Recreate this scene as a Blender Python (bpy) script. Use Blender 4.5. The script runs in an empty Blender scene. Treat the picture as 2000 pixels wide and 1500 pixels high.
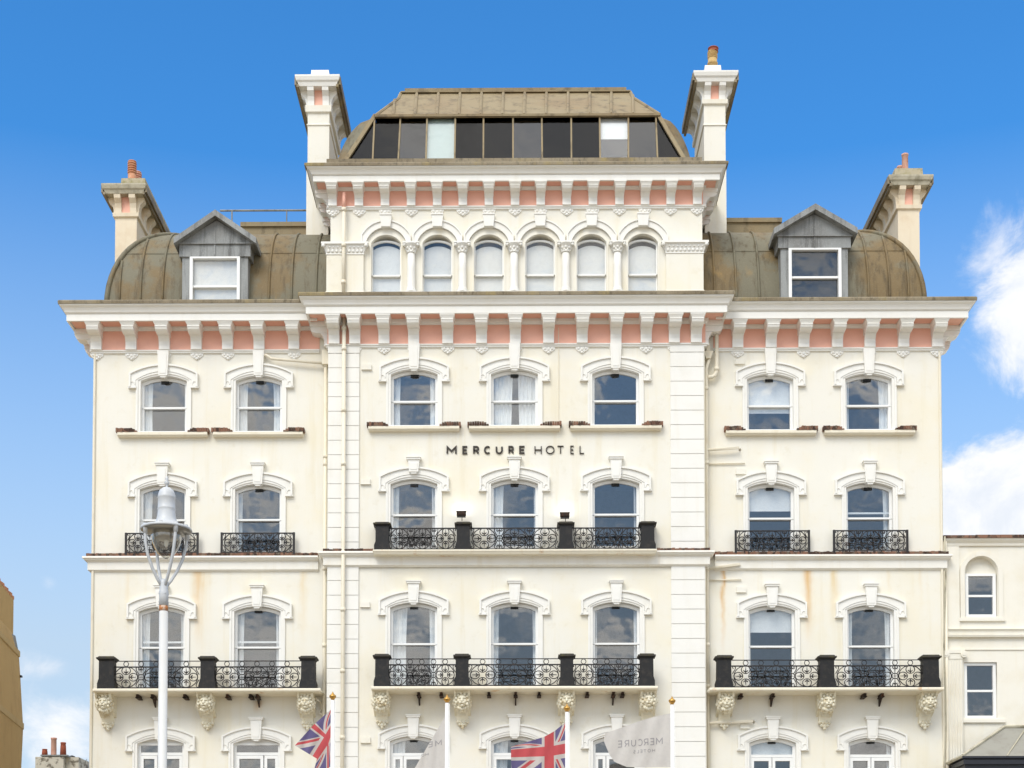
import bpy, bmesh, math, random
from mathutils import Vector, Matrix
random.seed(7)
R = math.radians
scene = bpy.context.scene
COL = scene.collection

# ------------------------------------------------------------------ camera
F_PX, CU, CV = 2940.0, 983.0, 1767.0          # focal length and principal point, in pixels of a 2000 px wide frame
PITCH, YAW = R(2.2), R(0.5)
CAM = Vector((0.0, -42.0, 1.7))
cam_data = bpy.data.cameras.new("camera")
cam = bpy.data.objects.new("camera", cam_data)
COL.objects.link(cam)
cam.location = CAM
cam.rotation_euler = (R(90) + PITCH, 0, YAW)
cam_data.sensor_width = 36
cam_data.lens = F_PX / 2000 * 36
cam_data.shift_x = (1000 - CU) / 2000
cam_data.shift_y = (CV - 750) / 2000
cam_data.clip_end = 4000
scene.camera = cam

# ------------------------------------------------------------------ light
SUN_EL, SUN_AZ = R(46), R(205)                 # azimuth clockwise from +Y (the view direction)
sd = Vector((math.sin(SUN_AZ) * math.cos(SUN_EL), math.cos(SUN_AZ) * math.cos(SUN_EL), math.sin(SUN_EL)))
sun_data = bpy.data.lights.new("sun", 'SUN')
sun_data.energy = 1.0
sun_data.angle = R(28)
sun_data.color = (1.0, 0.955, 0.88)
sun = bpy.data.objects.new("sun", sun_data)
COL.objects.link(sun)
sun.location = (-20, -60, 60)
sun.rotation_euler = sd.to_track_quat('Z', 'Y').to_euler()

scene.view_settings.view_transform = 'Standard'
scene.view_settings.look = 'None'
scene.view_settings.exposure = 1.03
scene.view_settings.gamma = 1.0
scene.view_settings.use_curve_mapping = False

# ------------------------------------------------------------------ node helpers
class NT:
    def __init__(s, tree): s.t = tree
    def n(s, kind, **kw):
        nd = s.t.nodes.new(kind)
        for k, v in kw.items():
            if k.startswith('_'): setattr(nd, k[1:], v)
        for k, v in kw.items():
            if not k.startswith('_'):
                key = int(k[1:]) if k[0] == 'i' and k[1:].isdigit() else k.replace('__', ' ')
                s.set(nd.inputs[key], v)
        return nd
    def set(s, inp, v):
        if hasattr(v, 'is_output') or isinstance(v, bpy.types.NodeSocket): s.t.links.new(v, inp)
        else: inp.default_value = v
    def m(s, op, a, b=0.0, c=None, clamp=False):
        nd = s.t.nodes.new('ShaderNodeMath'); nd.operation = op; nd.use_clamp = clamp
        s.set(nd.inputs[0], a); s.set(nd.inputs[1], b)
        if c is not None: s.set(nd.inputs[2], c)
        return nd.outputs[0]
    def ss(s, x, lo, hi):
        nd = s.t.nodes.new('ShaderNodeMapRange'); nd.interpolation_type = 'SMOOTHSTEP'
        s.set(nd.inputs[0], x); nd.inputs[1].default_value = lo; nd.inputs[2].default_value = hi
        nd.inputs[3].default_value = 0; nd.inputs[4].default_value = 1
        return nd.outputs[0]
    def mix(s, fac, a, b, mode='MIX'):
        nd = s.t.nodes.new('ShaderNodeMix'); nd.data_type = 'RGBA'; nd.blend_type = mode
        s.set(nd.inputs[0], fac); s.set(nd.inputs[6], a); s.set(nd.inputs[7], b)
        return nd.outputs[2]
    def noise(s, vec, scale, detail=4.0, rough=0.55, dist=0.0):
        nd = s.t.nodes.new('ShaderNodeTexNoise')
        s.set(nd.inputs['Vector'], vec); nd.inputs['Scale'].default_value = scale
        nd.inputs['Detail'].default_value = detail; nd.inputs['Roughness'].default_value = rough
        nd.inputs['Distortion'].default_value = dist
        return nd.outputs[0]
    def vmul(s, vec, x, y, z):
        nd = s.t.nodes.new('ShaderNodeVectorMath'); nd.operation = 'MULTIPLY'
        s.set(nd.inputs[0], vec); nd.inputs[1].default_value = (x, y, z)
        return nd.outputs[0]
def c4(c): return (c[0], c[1], c[2], 1.0)

# ------------------------------------------------------------------ sky
world = bpy.data.worlds.new("World"); scene.world = world
world.use_nodes = True
wt = NT(world.node_tree); world.node_tree.nodes.clear()
sky = wt.n('ShaderNodeTexSky', _sky_type='NISHITA', _sun_disc=False, _sun_elevation=SUN_EL, _sun_rotation=SUN_AZ,
           _altitude=0.0, _air_density=1.0, _dust_density=0.6, _ozone_density=2.5)
hs = wt.n('ShaderNodeHueSaturation', Hue=0.5, Saturation=1.28, Value=1.0, Color=sky.outputs[0])
gen = wt.n('ShaderNodeTexCoord').outputs['Generated']
sep = wt.n('ShaderNodeSeparateXYZ', Vector=gen)
dx, dy, dz = sep.outputs
nz = wt.noise(wt.vmul(gen, 1, 1, 1.25), 15.0, 12.0, 0.64, 0.35)
nz2 = wt.noise(wt.vmul(gen, 1, 1, 1.7), 9.0, 9.0, 0.55, 0.25)
def bank(u, v, rx, rz, bias, lo, hi):         # cloud bank round one direction of the sky, ragged by noise
    a, b = (u - 1009) / 2940, (1880 - v) / 2940
    nl = math.sqrt(1 + a * a + b * b)
    ex = wt.m('DIVIDE', wt.m('SUBTRACT', dx, a / nl), rx); ez = wt.m('DIVIDE', wt.m('SUBTRACT', dz, b / nl), rz)
    q = wt.m('SQRT', wt.m('ADD', wt.m('MULTIPLY', ex, ex), wt.m('MULTIPLY', ez, ez)))
    fall = wt.m('SUBTRACT', bias, wt.m('MULTIPLY', q, 0.5))
    return wt.m('MULTIPLY', wt.ss(wt.m('ADD', nz, fall), lo, hi), wt.m('GREATER_THAN', dy, 0.0))
c_n = wt.m('MULTIPLY', bank(1962, 475, .040, .036, .27, .44, .86), .82)
for args, k in (((2028, 565, .034, .052, .45, .43, .74), .97), ((1990, 985, .060, .040, .56, .40, .66), 1.0), ((1905, 1060, .085, .058, .50, .42, .70), 1.0),
                ((110, 1420, .060, .052, .27, .40, .86), .9), ((85, 1131, .012, .010, .14, .42, 1.0), .45), ((75, 1300, .05, .018, .24, .40, .86), .8), ((1945, 835, .012, .009, .12, .42, .95), .5)):
    c_n = wt.m('MAXIMUM', c_n, wt.m('MULTIPLY', bank(*args), k))
south = wt.ss(wt.m('MULTIPLY', dy, -1.0), -0.1, 0.3)
high = wt.ss(dz, 0.57, 0.74)
c_s = wt.m('MAXIMUM', wt.m('MULTIPLY', wt.ss(nz2, 0.44, 0.60), south), wt.m('MULTIPLY', high, wt.m('ADD', 0.72, wt.m('MULTIPLY', wt.ss(nz2, 0.42, 0.6), 0.28))))
cl_col = wt.mix(wt.ss(nz2, 0.52, 0.72), (9.4, 9.1, 8.6, 1), (5.6, 5.5, 5.4, 1))
n_col = wt.mix(wt.ss(nz, 0.34, 0.62), (4.15, 4.4, 4.8, 1), (5.2, 5.2, 5.25, 1))
cl_col = wt.mix(wt.m('MAXIMUM', south, high), n_col, cl_col)
cov = wt.m('MAXIMUM', c_n, c_s)
mr = wt.n('ShaderNodeMapRange', i0=dz, i1=0.475, i2=0.20, i3=0.0, i4=0.90)
skyc = wt.mix(mr.outputs[0], wt.mix(1.0, hs.outputs[0], (0.68, 1.04, 1.16, 1), 'MULTIPLY'), (2.75, 3.42, 4.15, 1))
skyc = wt.mix(wt.m('MULTIPLY', south, 0.30), skyc, (2.7, 3.2, 3.8, 1))
final = wt.mix(cov, skyc, cl_col)
bg = wt.n('ShaderNodeBackground', Color=final, Strength=0.10)
wo = wt.n('ShaderNodeOutputWorld', Surface=bg.outputs[0])

# ------------------------------------------------------------------ photograph pixel -> metres on a plane of known depth
_F = Vector((-math.sin(YAW) * math.cos(PITCH), math.cos(YAW) * math.cos(PITCH), math.sin(PITCH)))
_Rt = Vector((math.cos(YAW), math.sin(YAW), 0))
_U = _Rt.cross(_F)
def P(u, v, y=0.0):
    d = _F * F_PX + _Rt * (u - CU) + _U * (CV - v)
    t = (y - CAM.y) / d.y
    p = CAM + d * t
    return p.x, p.z
def PX(u, v, y=0.0): return P(u, v, y)[0]
def PZ(v, y=0.0, u=1009): return P(u, v, y)[1]

# ------------------------------------------------------------------ materials
def newmat(name):
    m = bpy.data.materials.new(name); m.use_nodes = True
    m.node_tree.nodes.clear()
    t = NT(m.node_tree)
    pos = t.n('ShaderNodeNewGeometry').outputs['Position']
    return m, t, pos
def finish(t, col, rough=0.7, bump=None, bstr=0.2, bdist=0.01, metallic=0.0, spec=0.4):
    b = t.n('ShaderNodeBsdfPrincipled', Base__Color=col, Roughness=rough, Metallic=metallic)
    b.inputs['Specular IOR Level'].default_value = spec
    if bump is not None:
        bn = t.n('ShaderNodeBump', Strength=bstr, Distance=bdist, Height=bump)
        t.set(b.inputs['Normal'], bn.outputs[0])
    t.n('ShaderNodeOutputMaterial', Surface=b.outputs[0])
def paint(name, base, dirt=None, amt=0.25, rough=0.65, sc=1.2, fine=35.0, bstr=0.15, streak=0.0, streakcol=None, contrast=(0.45, 0.75)):
    m, t, pos = newmat(name)
    n1 = t.noise(pos, sc, 6, 0.6)
    n2 = t.noise(pos, fine, 4, 0.6)
    col = c4(base)
    if dirt:
        f = t.m('MULTIPLY', t.ss(n1, contrast[0], contrast[1]), amt)
        col = t.mix(f, col, c4(dirt))
    if streak:
        n3 = t.noise(t.vmul(pos, 5.0, 5.0, 0.35), 1.0, 5, 0.6)
        col = t.mix(t.m('MULTIPLY', t.ss(n3, 0.52, 0.75), streak), col, c4(streakcol or dirt))
    col = t.mix(t.m('MULTIPLY', t.m('SUBTRACT', n2, 0.5), 0.10), col, c4([x * 0.4 for x in base]))
    finish(t, col, rough, t.m('ADD', t.m('MULTIPLY', n1, 0.6), n2), bstr, 0.01)
    return m
def wallmat(name, base, streaks):
    m, t, pos = newmat(name)
    sp = t.n('ShaderNodeSeparateXYZ', Vector=pos).outputs
    n1 = t.noise(pos, 0.5, 6, 0.6); n2 = t.noise(pos, 26.0, 4, 0.6); nm = t.noise(pos, 3.2, 5, 0.65)
    n3 = t.noise(t.vmul(pos, 3.0, 3.0, 0.22), 1.0, 6, 0.62)
    col = t.mix(t.m('MULTIPLY', t.ss(n1, 0.42, 0.7), 0.7), c4(base), c4((base[0] * 1.0, base[1] * .955, base[2] * .84)))
    col = t.mix(t.m('MULTIPLY', t.ss(n3, 0.50, 0.74), 0.42), col, c4((base[0] * .9, base[1] * .83, base[2] * .66)))
    col = t.mix(t.m('MULTIPLY', t.ss(nm, 0.55, 0.74), 0.26), col, c4((base[0] * .82, base[1] * .76, base[2] * .62)))
    for (x0, zt, zb, w, k, c) in streaks:
        xx = t.m('SUBTRACT', t.m('ADD', sp[0], t.m('MULTIPLY', t.m('SUBTRACT', t.noise(t.vmul(pos, 1, 1, 1.3), 1.7, 3, .5), .5), .22)), x0)
        g = t.m('POWER', 2.718, t.m('MULTIPLY', t.m('MULTIPLY', xx, xx), -1.0 / (w * w)))
        fz = t.m('MULTIPLY', t.ss(sp[2], zb, zb + (zt - zb) * .85), t.m('LESS_THAN', sp[2], zt))
        g = t.m('MULTIPLY', t.m('MULTIPLY', g, fz), t.m('MULTIPLY', t.ss(n3, 0.22, 0.62), k), clamp=True)
        col = t.mix(g, col, c4(c))
    finish(t, col, 0.75, t.m('ADD', t.m('MULTIPLY', nm, 0.8), t.m('MULTIPLY', n2, 0.5)), 0.25, 0.012)
    return m
RUST = (0.66, 0.38, 0.11); PALE_RUST = (0.72, 0.56, 0.30)
def _st(u, v0, v1, w, k, c=RUST): return (PX(u, (v0 + v1) / 2), PZ(v0), PZ(v1), w, k, c)
CREAM = (0.795, 0.768, 0.685)
M = {}
M['wall'] = wallmat('cream_stucco', CREAM, [
    _st(388, 1084, 1275, .11, .95), _st(395, 1110, 1345, .24, .55, PALE_RUST), _st(592, 1100, 1300, .10, .6, PALE_RUST), _st(250, 1100, 1250, .08, .3, PALE_RUST),
    _st(1413, 1110, 1300, .06, .9), _st(1578, 1084, 1290, .11, .75), _st(1630, 1084, 1240, .10, .9, PALE_RUST), _st(1737, 1084, 1200, .06, .4, PALE_RUST), _st(1800, 1084, 1230, .05, .3, PALE_RUST),
    _st(505, 1368, 1398, .10, .7), _st(1504, 1366, 1400, .05, .6, (.35, .25, .1)), _st(745, 1080, 1110, .3, .3, PALE_RUST)])
M['trim'] = paint('off_white_paint', (0.81, 0.785, 0.715), (0.66, 0.60, 0.46), 0.3, 0.55, 1.6, 30, 0.12, 0.25, (0.66, 0.56, 0.38))
M['white'] = paint('white_paint', (0.82, 0.805, 0.755), (0.66, 0.62, 0.50), 0.22, 0.55, 1.6, 30, 0.12, 0.15, (0.66, 0.6, 0.46))
M['cream'] = paint('cream_paint', (0.79, 0.73, 0.59), (0.60, 0.50, 0.33), 0.35, 0.6, 2.2, 30, 0.12, 0.25, (0.6, 0.48, 0.3))
M['lion'] = paint('old_cream_paint', (0.78, 0.73, 0.58), (0.50, 0.36, 0.14), 0.55, 0.7, 6.0, 40, 0.3, 0.0, None, (.5, .7))
M['pink'] = paint('pink_paint', (0.84, 0.465, 0.355), (0.74, 0.37, 0.27), 0.3, 0.75, 2.5, 30, 0.15)
M['pane_frame'] = paint('white_gloss_paint', (0.84, 0.84, 0.82), (0.70, 0.68, 0.6), 0.15, 0.35, 2.0, 30, 0.05)
M['iron'] = paint('black_iron', (0.018, 0.016, 0.016), (0.11, 0.05, 0.02), 0.45, 0.5, 9.0, 40, 0.3, 0, None, (.55, .75))
M['rust_iron'] = paint('rusty_iron', (0.035, 0.024, 0.02), (0.16, 0.06, 0.02), 0.6, 0.8, 8.0, 40, 0.3)
M['pier'] = paint('black_pier_paint', (0.009, 0.0088, 0.009), (0.045, 0.036, 0.028), 0.6, 0.6, 7.0, 60, 0.5)
M['moss'] = paint('mossy_cap', (0.05, 0.045, 0.04), (0.10, 0.09, 0.03), 0.9, 0.9, 8.0, 60, 0.5)
M['terra'] = paint('terracotta', (0.50, 0.21, 0.11), (0.62, 0.40, 0.26), 0.6, 0.8, 5.0, 40, 0.2)
M['terra_dark'] = paint('dark_terracotta', (0.33, 0.085, 0.045), (0.18, 0.06, 0.04), 0.6, 0.8, 5.0, 40, 0.2)
M['terra_pale'] = paint('pale_terracotta', (0.58, 0.34, 0.26), (0.48, 0.17, 0.10), 0.7, 0.8, 6.0, 40, 0.2, .4, (.45, .14, .08))
M['buff'] = paint('buff_clay', (0.55, 0.38, 0.16), (0.35, 0.2, 0.07), 0.6, 0.8, 6.0, 40, 0.2)
M['mortar'] = paint('mossy_mortar', (0.42, 0.37, 0.26), (0.22, 0.20, 0.07), 0.8, 0.9, 6.0, 40, 0.5)
M['stack'] = paint('stack_cream', (0.76, 0.66, 0.50), (0.62, 0.47, 0.30), 0.5, 0.75, 1.4, 26, 0.2, 0.35, (0.58, 0.44, 0.27))
M['stack_cap'] = paint('weathered_stack_cap', (0.50, 0.46, 0.35), (0.16, 0.14, 0.09), 0.75, 0.85, 3.0, 30, 0.4, .6, (.2, .17, .1))
M['slab'] = paint('rust_spotted_slab', (0.79, 0.73, 0.59), (0.56, 0.27, 0.06), 0.8, 0.6, 2.3, 30, 0.12, 0.3, (0.6, 0.45, 0.25), (.60, .74))
def lead(name, g, b, o, bro, ora, sc=(6, 6, .5)):
    m, t, pos = newmat(name)
    n1 = t.noise(pos, 0.55, 5, 0.6); n2 = t.noise(t.vmul(pos, *sc), 1.0, 6, 0.65); n3 = t.noise(pos, 30, 4, 0.6)
    n4 = t.noise(t.vmul(pos, 1.5, 1.5, .5), 1.0, 5, 0.6)
    col = t.mix(t.ss(n1, *bro), c4(g), c4(b))
    col = t.mix(t.m('MULTIPLY', t.ss(n2, 0.48, 0.68), 0.75), col, c4([x * .45 for x in b]))
    col = t.mix(t.m('MULTIPLY', t.ss(n4, *ora), 0.8), col, c4(o))
    col = t.mix(t.m('MULTIPLY', t.ss(n3, .5, .75), 0.35), col, c4([x * 1.6 for x in g]))
    finish(t, col, 0.62, t.m('ADD', n3, n2), 0.25, 0.01, 0.0, 0.35)
    return m
M['lead'] = lead('weathered_lead', (.165, .15, .10), (.18, .125, .055), (.33, .21, .07), (.44, .56), (.63, .76), (6, 6, .35))
M['lead_tan'] = lead('tan_lead', (.26, .205, .115), (.235, .17, .09), (.29, .19, .08), (.4, .7), (.6, .8), (3, 3, 1.5))
M['lead_grey'] = lead('grey_lead', (.29, .30, .295), (.21, .21, .20), (.36, .31, .21), (.45, .65), (.64, .8))
M['lead_cap'] = lead('mossy_lead_capping', (.27, .225, .15), (.19, .15, .09), (.31, .24, .09), (.4, .6), (.52, .7), (9, 9, 3))
M['tile'] = None
def tilemat():
    m, t, pos = newmat('brown_tile_creasing')
    sp = t.n('ShaderNodeSeparateXYZ', Vector=pos).outputs
    w = t.n('ShaderNodeTexVoronoi', Vector=t.vmul(pos, 9, 1.5, 4), Scale=1.0)
    n = t.noise(pos, 14, 4, .6)
    col = t.mix(t.ss(t.n('ShaderNodeSeparateColor', Color=w.outputs['Color']).outputs[0], .3, .8), (.06, .032, .022, 1), (.24, .12, .075, 1))
    col = t.mix(t.ss(n, .5, .7), col, (.19, .155, .11, 1))
    finish(t, col, .85, n, .4, .01); return m
M['tile'] = tilemat()
def glass(name, tint=(.94, .955, .965), refl=2.4):
    m, t, pos = newmat(name)
    wob = t.noise(pos, 1.3, 2, .5)
    bn = t.n('ShaderNodeBump', Strength=0.10, Distance=0.05, Height=wob)
    tr = t.n('ShaderNodeBsdfTransparent', Color=c4(tint))
    gl = t.n('ShaderNodeBsdfGlossy', Color=(1, 1, 1, 1), Roughness=0.015, Normal=bn.outputs[0])
    lw = t.n('ShaderNodeLayerWeight', Blend=0.5)
    fr = t.m('ADD', 0.042, t.m('MULTIPLY', t.m('POWER', lw.outputs['Facing'], 5.0), 0.9))
    mx = t.n('ShaderNodeMixShader', i0=t.m('MULTIPLY', fr, refl, clamp=True), i1=tr.outputs[0], i2=gl.outputs[0])
    t.n('ShaderNodeOutputMaterial', Surface=mx.outputs[0]); return m
M['glass'] = glass('window_glass')
M['soft_glass'] = glass('dusty_window_glass', (.94, .95, .955), 1.2)
M['dark_glass'] = glass('tinted_glass', (.28, .30, .34), .75)
M['dark_glass_b'] = glass('tinted_glass_dusty', (.40, .42, .46), 1.9)
M['bowl'] = glass('lamp_glass', (.80, .79, .75), 3.2)
def cloth(name, base, trans=0.35, rough=.9, fold=0.0):
    m, t, pos = newmat(name)
    n = t.noise(pos, 12, 3, .5)
    col = t.mix(t.m('MULTIPLY', t.ss(n, .4, .8), .25), c4(base), c4([x * .75 for x in base]))
    d = t.n('ShaderNodeBsdfDiffuse', Color=col); tl = t.n('ShaderNodeBsdfTranslucent', Color=col)
    mx = t.n('ShaderNodeMixShader', i0=trans, i1=d.outputs[0], i2=tl.outputs[0])
    t.n('ShaderNodeOutputMaterial', Surface=mx.outputs[0]); return m
M['curtain'] = cloth('net_curtain', (.90, .90, .88), .10)
M['blind'] = cloth('white_blind', (.92, .91, .88), .05)
M['blind_old'] = cloth('grey_white_blind', (.86, .85, .82), .05)
M['blind_green'] = cloth('pale_green_blind', (.55, .66, .62), .15)
M['flag_white'] = cloth('grey_white_flag_cloth', (.66, .63, .60), .3)
M['flag_ink'] = cloth('grey_print', (.36, .34, .345), .1)
def simple(name, col, rough=.6, metallic=0., spec=.4):
    m, t, pos = newmat(name)
    n = t.noise(pos, 9, 4, .6)
    cc = t.mix(t.m('MULTIPLY', t.ss(n, .4, .7), .3), c4(col), c4([x * .7 for x in col]))
    finish(t, cc, rough, n, .08, .005, metallic, spec); return m
M['gold'] = simple('gilt', (.62, .36, .10), .32, .85)
M['room'] = simple('room_plaster', (.24, .245, .25), .9)
M['dark'] = simple('vent_and_room_black', (.012, .012, .012), .5)  # black vents; also paints the room darkness behind dormer and rooftop panes
M['letter'] = simple('dark_bronze_letter', (.035, .026, .018), .45)
M['lamp_grey'] = paint('pale_grey_lamp_paint', (.52, .54, .56), (.42, .43, .43), .5, .38, 5, 30, .1)
M['lamp_under'] = simple('lamp_reflector', (.34, .32, .28), .35, .5)
M['post'] = paint('off_white_post_paint', (.62, .62, .605), (.60, .58, .53), .5, .4, 4, 30, .1)
M['post_rust'] = paint('rust_patch', (.42, .16, .05), (.62, .50, .40), .8, .8, 20, 40, .2, 0, None, (.45, .6))
M['pole'] = paint('white_pole_paint', (.80, .80, .78), (.70, .69, .64), .4, .35, 4, 30, .05)
M['tan'] = paint('tan_render', (.50, .345, .145), (.40, .265, .105), .6, .85, 1.2, 22, .3, .4, (.36, .21, .07))
M['tan_band'] = paint('pale_tan_band', (.50, .37, .18), (.42, .29, .13), .5, .85, 1.5, 22, .2, .3, (.40, .27, .1))
M['old_white'] = paint('peeling_render', (.55, .52, .44), (.13, .11, .08), .85, .9, 3.5, 30, .4, 0, None, (.52, .62))
M['house'] = paint('pale_cream_render', (.80, .765, .67), (.70, .63, .48), .5, .7, 1.0, 26, .2, .3, (.75, .67, .5))
M['slate'] = paint('grey_roof_felt', (.30, .29, .25), (.22, .20, .17), .6, .85, 2.0, 24, .3, .4, (.2, .18, .15))
M['navy'] = simple('black_fascia_paint', (.02, .022, .03), .45)
M['asphalt'] = paint('asphalt', (.075, .07, .065), (.05, .048, .045), .6, .9, 1.0, 40, .4)
M['paving'] = paint('pavement_slabs', (.46, .40, .31), (.36, .31, .24), .5, .9, .8, 20, .3)
M['ground'] = paint('shingle_ground', (.42, .345, .25), (.33, .27, .19), .5, .9, .2, 10, .3)

# ------------------------------------------------------------------ mesh builder
class MB:
    def __init__(s): s.v = []; s.f = []; s.mi = []; s.cur = 0; s.sm = []; s.smooth = False
    def face(s, idx): s.f.append(tuple(idx)); s.mi.append(s.cur); s.sm.append(s.smooth)
    def add(s, pts): 
        b = len(s.v); s.v.extend([tuple(p) for p in pts]); return b
    def box(s, x0, x1, y0, y1, z0, z1):
        b = s.add([(x0, y0, z0), (x1, y0, z0), (x1, y1, z0), (x0, y1, z0), (x0, y0, z1), (x1, y0, z1), (x1, y1, z1), (x0, y1, z1)])
        for q in ((0, 3, 2, 1), (4, 5, 6, 7), (0, 1, 5, 4), (1, 2, 6, 5), (2, 3, 7, 6), (3, 0, 4, 7)): s.face([b + i for i in q])
    def taper(s, x0, x1, y0, y1, z0, z1, tx, ty):   # box whose top is grown by tx, ty on each side
        b = s.add([(x0, y0, z0), (x1, y0, z0), (x1, y1, z0), (x0, y1, z0), (x0 - tx, y0 - ty, z1), (x1 + tx, y0 - ty, z1), (x1 + tx, y1 + ty, z1), (x0 - tx, y1 + ty, z1)])
        for q in ((0, 3, 2, 1), (4, 5, 6, 7), (0, 1, 5, 4), (1, 2, 6, 5), (2, 3, 7, 6), (3, 0, 4, 7)): s.face([b + i for i in q])
    def prism_xz(s, poly, y0, y1):                  # polygon in x,z (counter-clockwise from the front), y0 is the front
        n = len(poly)
        b = s.add([(x, y0, z) for x, z in poly]); c = s.add([(x, y1, z) for x, z in poly])
        s.face([b + i for i in range(n)]); s.face([c + i for i in reversed(range(n))])
        for i in range(n):
            j = (i + 1) % n; s.face([b + j, b + i, c + i, c + j])
    def prism_yz(s, poly, x0, x1):
        n = len(poly)
        b = s.add([(x0, y, z) for y, z in poly]); c = s.add([(x1, y, z) for y, z in poly])
        s.face([b + i for i in range(n)]); s.face([c + i for i in reversed(range(n))])
        for i in range(n):
            j = (i + 1) % n; s.face([b + j, b + i, c + i, c + j])
    def loft(s, rings, closed=True, caps=True):
        n = len(rings[0]); bs = [s.add(r) for r in rings]
        for k in range(len(rings) - 1):
            for i in range(n if closed else n - 1):
                j = (i + 1) % n
                s.face([bs[k] + i, bs[k] + j, bs[k + 1] + j, bs[k + 1] + i])
        if caps and closed:
            s.face([bs[0] + i for i in reversed(range(n))]); s.face([bs[-1] + i for i in range(n)])
    def tube(s, pts, r, n=6, closed=False, flat=None):
        pts = [Vector(p) for p in pts]; m = len(pts); rings = []
        for i, p in enumerate(pts):
            a = pts[i - 1] if (i > 0 or closed) else p
            c = pts[(i + 1) % m] if (i < m - 1 or closed) else p
            t = (c - a).normalized() if (c - a).length > 1e-9 else Vector((0, 0, 1))
            up = Vector((0, 1, 0)) if abs(t.y) < .9 else Vector((1, 0, 0))
            s1 = t.cross(up).normalized(); s2 = s1.cross(t).normalized()
            rr = r[i] if isinstance(r, (list, tuple)) else r
            fy = flat if flat else 1.0
            rings.append([p + s1 * (math.cos(2 * math.pi * (k + .5) / n) * rr) + s2 * (math.sin(2 * math.pi * (k + .5) / n) * rr * fy) for k in range(n)])
        if closed: 
            rings.append(rings[0]); s.loft(rings, True, False)
        else: s.loft(rings, True, True)
    def lathe(s, prof, c, n=20, ax='z'):            # prof: (radius, height)
        rings = [[(c[0] + math.cos(2 * math.pi * k / n) * r, c[1] + math.sin(2 * math.pi * k / n) * r, c[2] + h) for k in range(n)] for r, h in prof]
        s.loft(rings, True, True)
    def ball(s, c, rx, ry, rz, n=8, m=6):
        rings = []
        for i in range(1, m):
            a = math.pi * i / m
            rings.append([(c[0] + rx * math.sin(a) * math.cos(2 * math.pi * k / n), c[1] + ry * math.sin(a) * math.sin(2 * math.pi * k / n), c[2] - rz * math.cos(a)) for k in range(n)])
        s.loft(rings, True, True)
    def sweep(s, path, prof, flip=1, caps=True):    # path in x,y ; prof (offset outward, z); outward is left of the path when flip=1
        n = len(path); rings = []
        for i in range(n):
            p = Vector(path[i])
            def nrm(a, b):
                d = (Vector(b) - Vector(a)).normalized(); return Vector((-d.y, d.x)) * flip
            if i == 0: o = nrm(path[0], path[1])
            elif i == n - 1: o = nrm(path[-2], path[-1])
            else:
                n1, n2 = nrm(path[i - 1], path[i]), nrm(path[i], path[i + 1])
                o = (n1 + n2); o = o / max(.2, o.dot(n1))
            rings.append([(p.x + o.x * a, p.y + o.y * a, z) for a, z in prof])
        s.loft(rings, True, caps)
    def frame(s, outer, inner, yf, yb, yo=None):    # open strip between two matching outlines: front, inner reveal, outer edge
        n = len(outer); yo = yb if yo is None else yo
        a = s.add([(x, yf, z) for x, z in outer]); b = s.add([(x, yf, z) for x, z in inner])
        c = s.add([(x, yb, z) for x, z in inner]); d = s.add([(x, yo, z) for x, z in outer])
        for i in range(n - 1):
            s.face([a + i, a + i + 1, b + i + 1, b + i])
            s.face([b + i, b + i + 1, c + i + 1, c + i])
            s.face([d + i, d + i + 1, a + i + 1, a + i])
        for k in (0, n - 1): s.face([a + k, b + k, c + k, d + k])
    def build(s, name, mats, parent=None, recalc=True, origin=None):
        me = bpy.data.meshes.new(name)
        vs = [Vector(v) for v in s.v]
        xs = [v.x for v in vs]; ys = [v.y for v in vs]; zs = [v.z for v in vs]
        o = Vector(((min(xs) + max(xs)) / 2, (min(ys) + max(ys)) / 2, min(zs))) if origin is None else Vector(origin)
        me.from_pydata([tuple(v - o) for v in vs], [], s.f)
        if not isinstance(mats, (list, tuple)): mats = [mats]
        for m_ in mats: me.materials.append(m_)
        me.polygons.foreach_set('material_index', s.mi); me.polygons.foreach_set('use_smooth', s.sm)
        me.update()
        if recalc:
            bm = bmesh.new(); bm.from_mesh(me); bmesh.ops.recalc_face_normals(bm, faces=bm.faces); bm.to_mesh(me); bm.free()
        ob = bpy.data.objects.new(name, me); COL.objects.link(ob)
        place(ob, o, parent)
        return ob
WLOC = {}
def place(ob, o, parent):
    WLOC[ob.name] = Vector(o)
    if parent is not None:
        ob.parent = parent; ob.location = Vector(o) - WLOC[parent.name]
    else: ob.location = o
def tag(o, label=None, cat=None, group=None, kind=None):
    if label: o['label'] = label
    if cat: o['category'] = cat
    if group: o['group'] = group
    if kind: o['kind'] = kind
    return o
def thing(name, label, cat, loc, group=None):
    o = bpy.data.objects.new(name, None); COL.objects.link(o); o.empty_display_size = .3
    WLOC[o.name] = Vector(loc); o.location = loc
    return tag(o, label, cat, group)
def arch(cx, w, z0, zs, h, n=14):
    """outline from bottom left over a segmental arch to bottom right"""
    Rr = (w * w + h * h) / (2 * h); cz = zs + h - Rr; a0 = math.asin(min(1, w / Rr))
    pts = [(cx - w, z0)]
    if z0 >= zs: pts = []
    for i in range(n + 1):
        a = -a0 + 2 * a0 * i / n
        pts.append((cx + Rr * math.sin(a), cz + Rr * math.cos(a)))
    if z0 < zs: pts.append((cx + w, z0))
    return pts
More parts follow.
